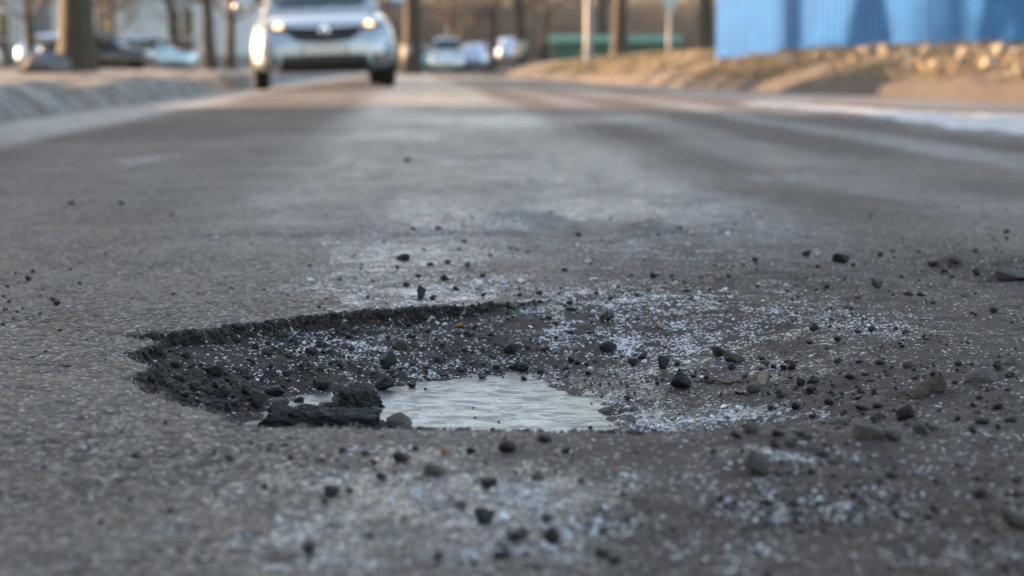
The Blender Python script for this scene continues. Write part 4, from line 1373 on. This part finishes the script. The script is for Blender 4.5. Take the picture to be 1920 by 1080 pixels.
tag(obj('thicket', thicket(15000, 9), simple('scrub', (0.24, 0.19, 0.155), .9, var=.35, scale=.5)), 'mass of bare brown scrub across the far end of the street', 'thicket', kind='stuff')

# ================================================================== CARS
def paint(name, col):
    b = NB(name)
    n1 = b.noise(900, 2, .5, b.objc())
    b.set(Base_Color=b.mix(n1, tuple(c * .85 for c in col), tuple(min(1, c * 1.15) for c in col)), Metallic=.55, Roughness=.36)
    b.b.inputs['Coat Weight'].default_value = .8
    b.b.inputs['Coat Roughness'].default_value = .06
    return b.m
M_SILVER = paint('silver_paint', (0.30, 0.335, 0.375))
M_BLACK = simple('black_plastic', (0.008, 0.008, 0.009), .45, var=.1)
M_RUBBER = simple('tyre_rubber', (0.012, 0.012, 0.012), .85, var=.2, scale=40, bump=.3, bdist=.003)
M_RIM = simple('wheel_rim', (0.35, 0.35, 0.36), .35, metal=.8, var=.1)
M_GLASS = simple('car_glass', (0.012, 0.03, 0.034), .04, var=.05, spec=.8)
M_CHROME = simple('chrome', (0.75, 0.76, 0.78), .12, metal=1.0, var=.03)
M_LENS = simple('lamp_lens', (0.14, 0.15, 0.17), .08, var=.1, metal=.4)
M_BULB = emis('lit_bulb', (1.0, 0.46, 0.13), .85)
M_BULBOFF = simple('unlit_bulb', (0.12, 0.12, 0.12), .5)
M_PLATE = simple('number_plate', (0.50, 0.47, 0.42), .5, var=.08)
M_PLATE_BORDER = simple('plate_border', (0.02, 0.02, 0.02), .5)
M_FOG = simple('fog_lens', (0.30, 0.26, 0.24), .1, var=.1)

class Shape:
    """lofted body: rounded sections along its length"""
    def __init__(s, st, n=5.0):
        s.st, s.n = np.array(st, float), n          # y, half width, bottom, top
    def sec(s, y):
        t = s.st
        return np.interp(y, t[:, 0], t[:, 1]), np.interp(y, t[:, 0], t[:, 2]), np.interp(y, t[:, 0], t[:, 3])
    def mesh(s, name, m=40, ys=None):
        ys = ys if ys is not None else s.st[:, 0]
        V, F = [], []
        for y in ys:
            w, zb, zt = s.sec(y)
            for j in range(m):
                a = 2 * math.pi * j / m
                c, d = math.cos(a), math.sin(a)
                e = 2 / s.n
                x = w * math.copysign(abs(c) ** e, c)
                z = (zb + zt) / 2 + (zt - zb) / 2 * math.copysign(abs(d) ** e, d)
                # tumblehome above the waist
                hz = (z - zb) / max(zt - zb, 1e-6)
                x *= 1 - .10 * max(0, hz - .55) / .45 * (1 if zt < 1.2 else 2.2)
                V.append((x, y, z))
        k = len(ys)
        for i in range(k - 1):
            for j in range(m):
                F.append((i * m + j, i * m + (j + 1) % m, (i + 1) * m + (j + 1) % m, (i + 1) * m + j))
        bm = bmesh.new()
        vs = [bm.verts.new(v) for v in V]
        for f in F:
            bm.faces.new([vs[i] for i in f])
        bm.faces.new(vs[:m][::-1])
        bm.faces.new(vs[-m:])
        bmesh.ops.recalc_face_normals(bm, faces=bm.faces)
        return mesh_bm(name, bm, True)
    def front(s, x, z):
        """depth of the front surface at (x, z)"""
        for y in np.linspace(s.st[0, 0], s.st[0, 0] + 1.2, 240):
            w, zb, zt = s.sec(y)
            hz = (z - zb) / max(zt - zb, 1e-6)
            if hz < 0 or hz > 1:
                continue
            tw = 1 - .10 * max(0, hz - .55) / .45
            if abs(x / (w * tw)) ** s.n + abs(2 * hz - 1) ** s.n <= 1:
                return y
        return .3
    def patch(s, name, fn, nu=16, nv=6, off=.012, thick=.03):
        """panel lying on the front surface; fn(u, v) -> (x, z)"""
        bm = bmesh.new()
        g, h = [], []
        for i in range(nu + 1):
            ra, rb = [], []
            for j in range(nv + 1):
                x, z = fn(i / nu, j / nv)
                y = s.front(x, z)
                ra.append(bm.verts.new((x, y - off, z)))
                rb.append(bm.verts.new((x, y - off + thick + .03, z)))
            g.append(ra); h.append(rb)
        for i in range(nu):
            for j in range(nv):
                bm.faces.new((g[i][j], g[i + 1][j], g[i + 1][j + 1], g[i][j + 1]))
                bm.faces.new((h[i][j], h[i][j + 1], h[i + 1][j + 1], h[i + 1][j]))
        for i in range(nu):
            bm.faces.new((g[i][0], h[i][0], h[i + 1][0], g[i + 1][0]))
            bm.faces.new((g[i][nv], g[i + 1][nv], h[i + 1][nv], h[i][nv]))
        for j in range(nv):
            bm.faces.new((g[0][j], g[0][j + 1], h[0][j + 1], h[0][j]))
            bm.faces.new((g[nu][j], h[nu][j], h[nu][j + 1], g[nu][j + 1]))
        bmesh.ops.recalc_face_normals(bm, faces=bm.faces)
        return mesh_bm(name, bm, True)

HATCH = dict(body=[(0, .60, .32, .55), (.02, .66, .26, .61), (.05, .71, .23, .67), (.10, .765, .21, .735), (.18, .81, .20, .79), (.3, .845, .20, .835), (.5, .865, .20, .88), (.8, .867, .20, .925), (1.1, .867, .20, .97),
                   (1.6, .867, .20, 1.0), (2.6, .867, .20, 1.01), (3.5, .86, .20, 1.02), (3.9, .84, .22, 1.02), (4.1, .80, .26, 1.0), (4.2, .70, .34, .9)],
             cabin=[(1.02, .70, .90, .98), (1.2, .70, .9, 1.10), (1.5, .69, .9, 1.29), (1.8, .67, .9, 1.44), (2.2, .66, .9, 1.51), (2.8, .66, .9, 1.52), (3.3, .66, .9, 1.47), (3.8, .68, .9, 1.25), (4.1, .70, .9, 1.0)], wheels=(.84, 3.43))
VAN = dict(body=[(0, .66, .34, .62), (.04, .76, .28, .74), (.12, .83, .24, .85), (.3, .88, .22, .98), (.7, .90, .22, 1.10), (1.2, .91, .22, 1.15), (3.8, .91, .22, 1.15), (4.1, .88, .26, 1.12)],
           cabin=[(.72, .80, 1.0, 1.12), (1.0, .80, 1.0, 1.45), (1.35, .79, 1.0, 1.78), (1.7, .78, 1.0, 1.86), (3.6, .78, 1.0, 1.86), (4.0, .79, 1.0, 1.78), (4.08, .8, 1.0, 1.1)], wheels=(.85, 3.3))

def wheel_parts(parent, x, y, R=.305, W=.195):
    bm = bmesh.new()
    lathe(bm, [(R * .62, -W / 2 + .02), (R * .86, -W / 2), (R * .97, -W / 2 + .03), (R, -W / 4), (R, W / 4), (R * .97, W / 2 - .03), (R * .86, W / 2), (R * .62, W / 2 - .02)], 32, 'x')
    w = empty('wheel', (x, y, R))
    w.parent = parent
    obj('tyre', mesh_bm('tyre', bm, True), M_RUBBER, w)
    bm = bmesh.new()
    s = 1 if x > 0 else -1
    lathe(bm, [(R * .60, s * (W / 2 - .03)), (R * .45, s * (W / 2 - .05)), (R * .12, s * (W / 2 - .015))], 24, 'x')
    obj('rim', mesh_bm('rim', bm, True), M_RIM, w)

def build_car(name, label, spec, body_mat, lit=True, detailed=True, group=None):
    root = empty(name)
    tag(root, label, 'car', group)
    S = Shape(spec['body'])
    ys = sorted(set(list(S.st[:, 0]) + list(np.arange(0, .5, .03)) + list(np.arange(.5, S.st[-1, 0], .12))))
    obj('body', S.mesh('body', 56, ys), body_mat, root)
    Cb = Shape(spec['cabin'], 3.6)
    cys = np.linspace(Cb.st[0, 0], Cb.st[-1, 0], 28)
    obj('cabin', Cb.mesh('cabin', 48, cys), body_mat, root)
    # glass: windscreen proud of the cabin front, side windows
    c = Cb.st
    i1 = int(np.argmax(c[:, 3] > c[:, 3].max() - .1))
    bm = bmesh.new()
    rowsv = []
    for t in np.linspace(.06, .93, 8):
        y = c[0, 0] + (c[i1, 0] - c[0, 0]) * t
        w, zb, zt = Cb.sec(y)
        rw = []
        for u in np.linspace(-1, 1, 11):
            x = u * w * (.90 - .10 * t)
            zz = zt - .05 * abs(u) ** 3 + .012
            rw.append(bm.verts.new((x, y - .012, zz)))
        rowsv.append(rw)
    for a, d in zip(rowsv[:-1], rowsv[1:]):
        for j in range(10):
            bm.faces.new((a[j], a[j + 1], d[j + 1], d[j]))
    bmesh.ops.recalc_face_normals(bm, faces=bm.faces)
    bmesh.ops.solidify(bm, geom=bm.faces[:], thickness=.006)
    obj('windscreen', mesh_bm('windscreen', bm, True), M_GLASS, root)
    belt = spec['body'][-4][3]
    top = c[:, 3].max()
    for s in (-1, 1):
        for ya, yb in ((c[i1, 0] - .25, c[i1, 0] + .62), (c[i1, 0] + .70, c[i1, 0] + 1.5)):
            bm = bmesh.new()
            add_box(bm, s * (.735 if top < 1.6 else .83) - .07, s * (.735 if top < 1.6 else .83) + .012, ya, yb, belt + .04, top - .16, .02)
            obj('side_window', mesh_bm('side_window', bm), M_GLASS, root)
        for yw in spec['wheels']:
            wheel_parts(root, s * (spec['body'][8 if len(spec['body']) > 9 else 4][1] - .10), yw)
        # mirror
        bm = bmesh.new()
        bmesh.ops.create_icosphere(bm, subdivisions=3, radius=1)
        for v in bm.verts:
            v.co = Vector((v.co.x * .115 * (1 + .1 * s * v.co.x), v.co.y * .075, v.co.z * .075 * (1 + .15 * v.co.x * s)))
        mz = (belt + .03)
        mo = obj('mirror', mesh_bm('mirror', bm, True), body_mat, root, (s * .945, c[0, 0] + .42, mz))
        bm = bmesh.new()
        add_box(bm, -.10, .0, -.03, .03, -.06, -.01, .01)
        obj('mirror_arm', mesh_bm('mirror_arm', bm), M_BLACK, mo, (-s * .06 if s > 0 else .13, 0, 0))
    k = 1.0 if top < 1.6 else 1.12
    # headlights
    for s in (-1, 1):
        def lamp(u, v, s=s):
            x = s * (.46 + .34 * u)
            zc = .735 + .055 * u
            hh = .055 + .05 * math.sin(math.pi * min(1, u * .75 + .2))
            return x, (zc + (v - .5) * hh) * k
        h = obj('headlight', S.patch('headlight', lamp, 14, 6, .010), M_LENS, root)
        bm = bmesh.new()
        yb = S.front(s * .535, .745 * k)
        lathe(bm, [(.015, -.006), (.045, -.004), (.05, .03)], 20, 'y', (s * .535, yb - .018, .745 * k))
        obj('bulb', mesh_bm('bulb', bm), M_BULB if lit else M_BULBOFF, h)
    if detailed:
        def grille(u, v):
            x = (u * 2 - 1) * (.50 - .17 * (1 - v) ** 1.2)
            z = .555 + .175 * v + .03 * abs(u * 2 - 1) ** 2
            return x, z
        g = obj('grille', S.patch('grille', grille, 18, 6, .014), M_BLACK, root)
        for kk in range(2):
            def bar(u, v, kk=kk):
                x = (u * 2 - 1) * (.40 + .04 * kk)
                return x, .635 + .045 * kk + .016 * v + .03 * abs(u * 2 - 1) ** 2
            obj('grille_bar', S.patch('grille_bar', bar, 16, 1, .022, .01), M_BLACK, g)
        def trim(u, v):
            x = (u * 2 - 1) * .50
            return x, .728 + .014 * v + .03 * abs(u * 2 - 1) ** 2
        obj('chrome_trim', S.patch('chrome_trim', trim, 16, 1, .02, .012), M_CHROME, g)
        # diamond emblem with an open middle
        bm = bmesh.new()
        yb = S.front(0, .67) - .030
        out = [(0, .088), (.064, 0), (0, -.088), (-.064, 0)]
        inn = [(0, .055), (.036, 0), (0, -.055), (-.036, 0)]
        def ringv(pts, y): return [bm.verts.new((x, y, z)) for x, z in pts]
        o0, i0, o1, i1_ = ringv(out, yb), ringv(inn, yb - .004), ringv(out, yb + .02), ringv(inn, yb + .02)
        for a in range(4):
            d = (a + 1) % 4
            bm.faces.new((o0[a], o0[d], i0[d], i0[a])); bm.faces.new((o0[a], o1[a], o1[d], o0[d]))
            bm.faces.new((i0[a], i0[d], i1_[d], i1_[a])); bm.faces.new((o1[a], i1_[a], i1_[d], o1[d]))
        bmesh.ops.recalc_face_normals(bm, faces=bm.faces)
        obj('emblem', mesh_bm('emblem', bm), M_CHROME, root, (0, 0, .685))
        def shield(u, v):
            hw = .115 - .05 * abs(v - .4)
            return (u * 2 - 1) * hw, .575 + .18 * v
        obj('emblem_mount', S.patch('emblem_mount', shield, 6, 6, .019, .01), M_BLACK, root)
        def intake(u, v):
            return (u * 2 - 1) * (.54 - .05 * v), .255 + .15 * v
        obj('lower_intake', S.patch('lower_intake', intake, 14, 4, .012), M_BLACK, root)
        def lip(u, v):
            return (u * 2 - 1) * .55, .222 + .03 * v
        obj('bumper_lip', S.patch('bumper_lip', lip, 14, 2, .012), M_BLACK, root)
        for s in (-1, 1):
            def recess(u, v, s=s):
                return s * (.57 + .17 * u), .30 + (.10 + .02 * u) * v
            rc = obj('fog_recess', S.patch('fog_recess', recess, 8, 4, .012), M_BLACK, root)
            yb = S.front(s * .66, .35)
            bm = bmesh.new()
            lathe(bm, [(.02, -.006), (.042, 0), (.045, .03)], 18, 'y', (s * .66, yb - .024, .355))
            obj('fog_light', mesh_bm('fog_light', bm), M_FOG, rc)
        pl = obj('number_plate_holder', box_mesh('number_plate_holder', -.27, .27, -.030, .02, .405, .53), M_PLATE_BORDER, root)
        obj('number_plate', box_mesh('number_plate', -.258, .258, -.036, -.0305, .413, .522), M_PLATE, pl)
        for s in (-1, 1):
            a = obj('wiper', tube_mesh('wiper', [(s * .1 - .25, 1.04, .985), (s * .1, 1.07, 1.03), (s * .1 + .3, 1.13, 1.07)], [.008, .007, .005]), M_BLACK, root)
    return root

car = build_car('hatchback_car', 'silver car with both headlights on driving towards the pothole', HATCH, M_SILVER)
cp = P(613, 166, 23.65)
car.location = (cp.x, 23.65, .018)
car.rotation_euler = (0, math.radians(-2.2), math.radians(6.8))

def place_far(o, px, Y, rz, z=0.0):
    o.location = ((px - 960) / FPX * Y, Y, z)
    o.rotation_euler = (0, 0, rz)
def flat_paint(name, c): return paint(name, c)
v = build_car('parked_van', 'pale grey van facing the camera far down the street', VAN, flat_paint('pale_van_paint', (0.60, 0.64, 0.66)), lit=False, detailed=False)
place_far(v, 838, 104, math.radians(2))
c1 = build_car('parked_car', 'teal car parked beside the pale van far down the street', HATCH, flat_paint('teal_paint', (0.10, 0.36, 0.38)), lit=False, detailed=False)
place_far(c1, 786, 108, math.radians(4))
def recolour(o, old, new):
    for k in [o] + list(o.children_recursive):
        if k.type == 'MESH':
            for sl in k.material_slots:
                if sl.material and sl.material.name.startswith(old):
                    sl.link = 'OBJECT'
                    sl.material = new
for px, Y, rz, colr, lab in ((905, 112, 3.0, (0.45, 0.52, 0.66), 'left of two pale blue cars far off before the scrub'),
                             (940, 116, 3.3, (0.50, 0.56, 0.68), 'right of two pale blue cars far off before the scrub'),
                             (290, 76, 1.45, (0.02, 0.022, 0.025), 'black car parked before the pale block left of the silver car'),
                             (8, 64, 1.7, (0.55, 0.60, 0.66), 'light car parked at the far left edge'),
                             (212, 84, 1.2, (0.30, 0.45, 0.62), 'small blue car parked behind the thick trunk'),
                             (372, 88, 1.5, (0.40, 0.55, 0.62), 'pale blue car parked left of the silver car')):
    cc = copy_tree(c1)
    tag(cc, lab, 'car')
    mt = flat_paint('far_paint', colr)
    for k in cc.children_recursive:
        if k.type == 'MESH' and k.name.split('.')[0] in ('body', 'cabin', 'mirror'):
            k.material_slots[0].link = 'OBJECT'
            k.material_slots[0].material = mt
    x = (px - 960) / FPX * Y
    place_far(cc, px, Y, rz, float(gz(x, Y)[0]) - .02)
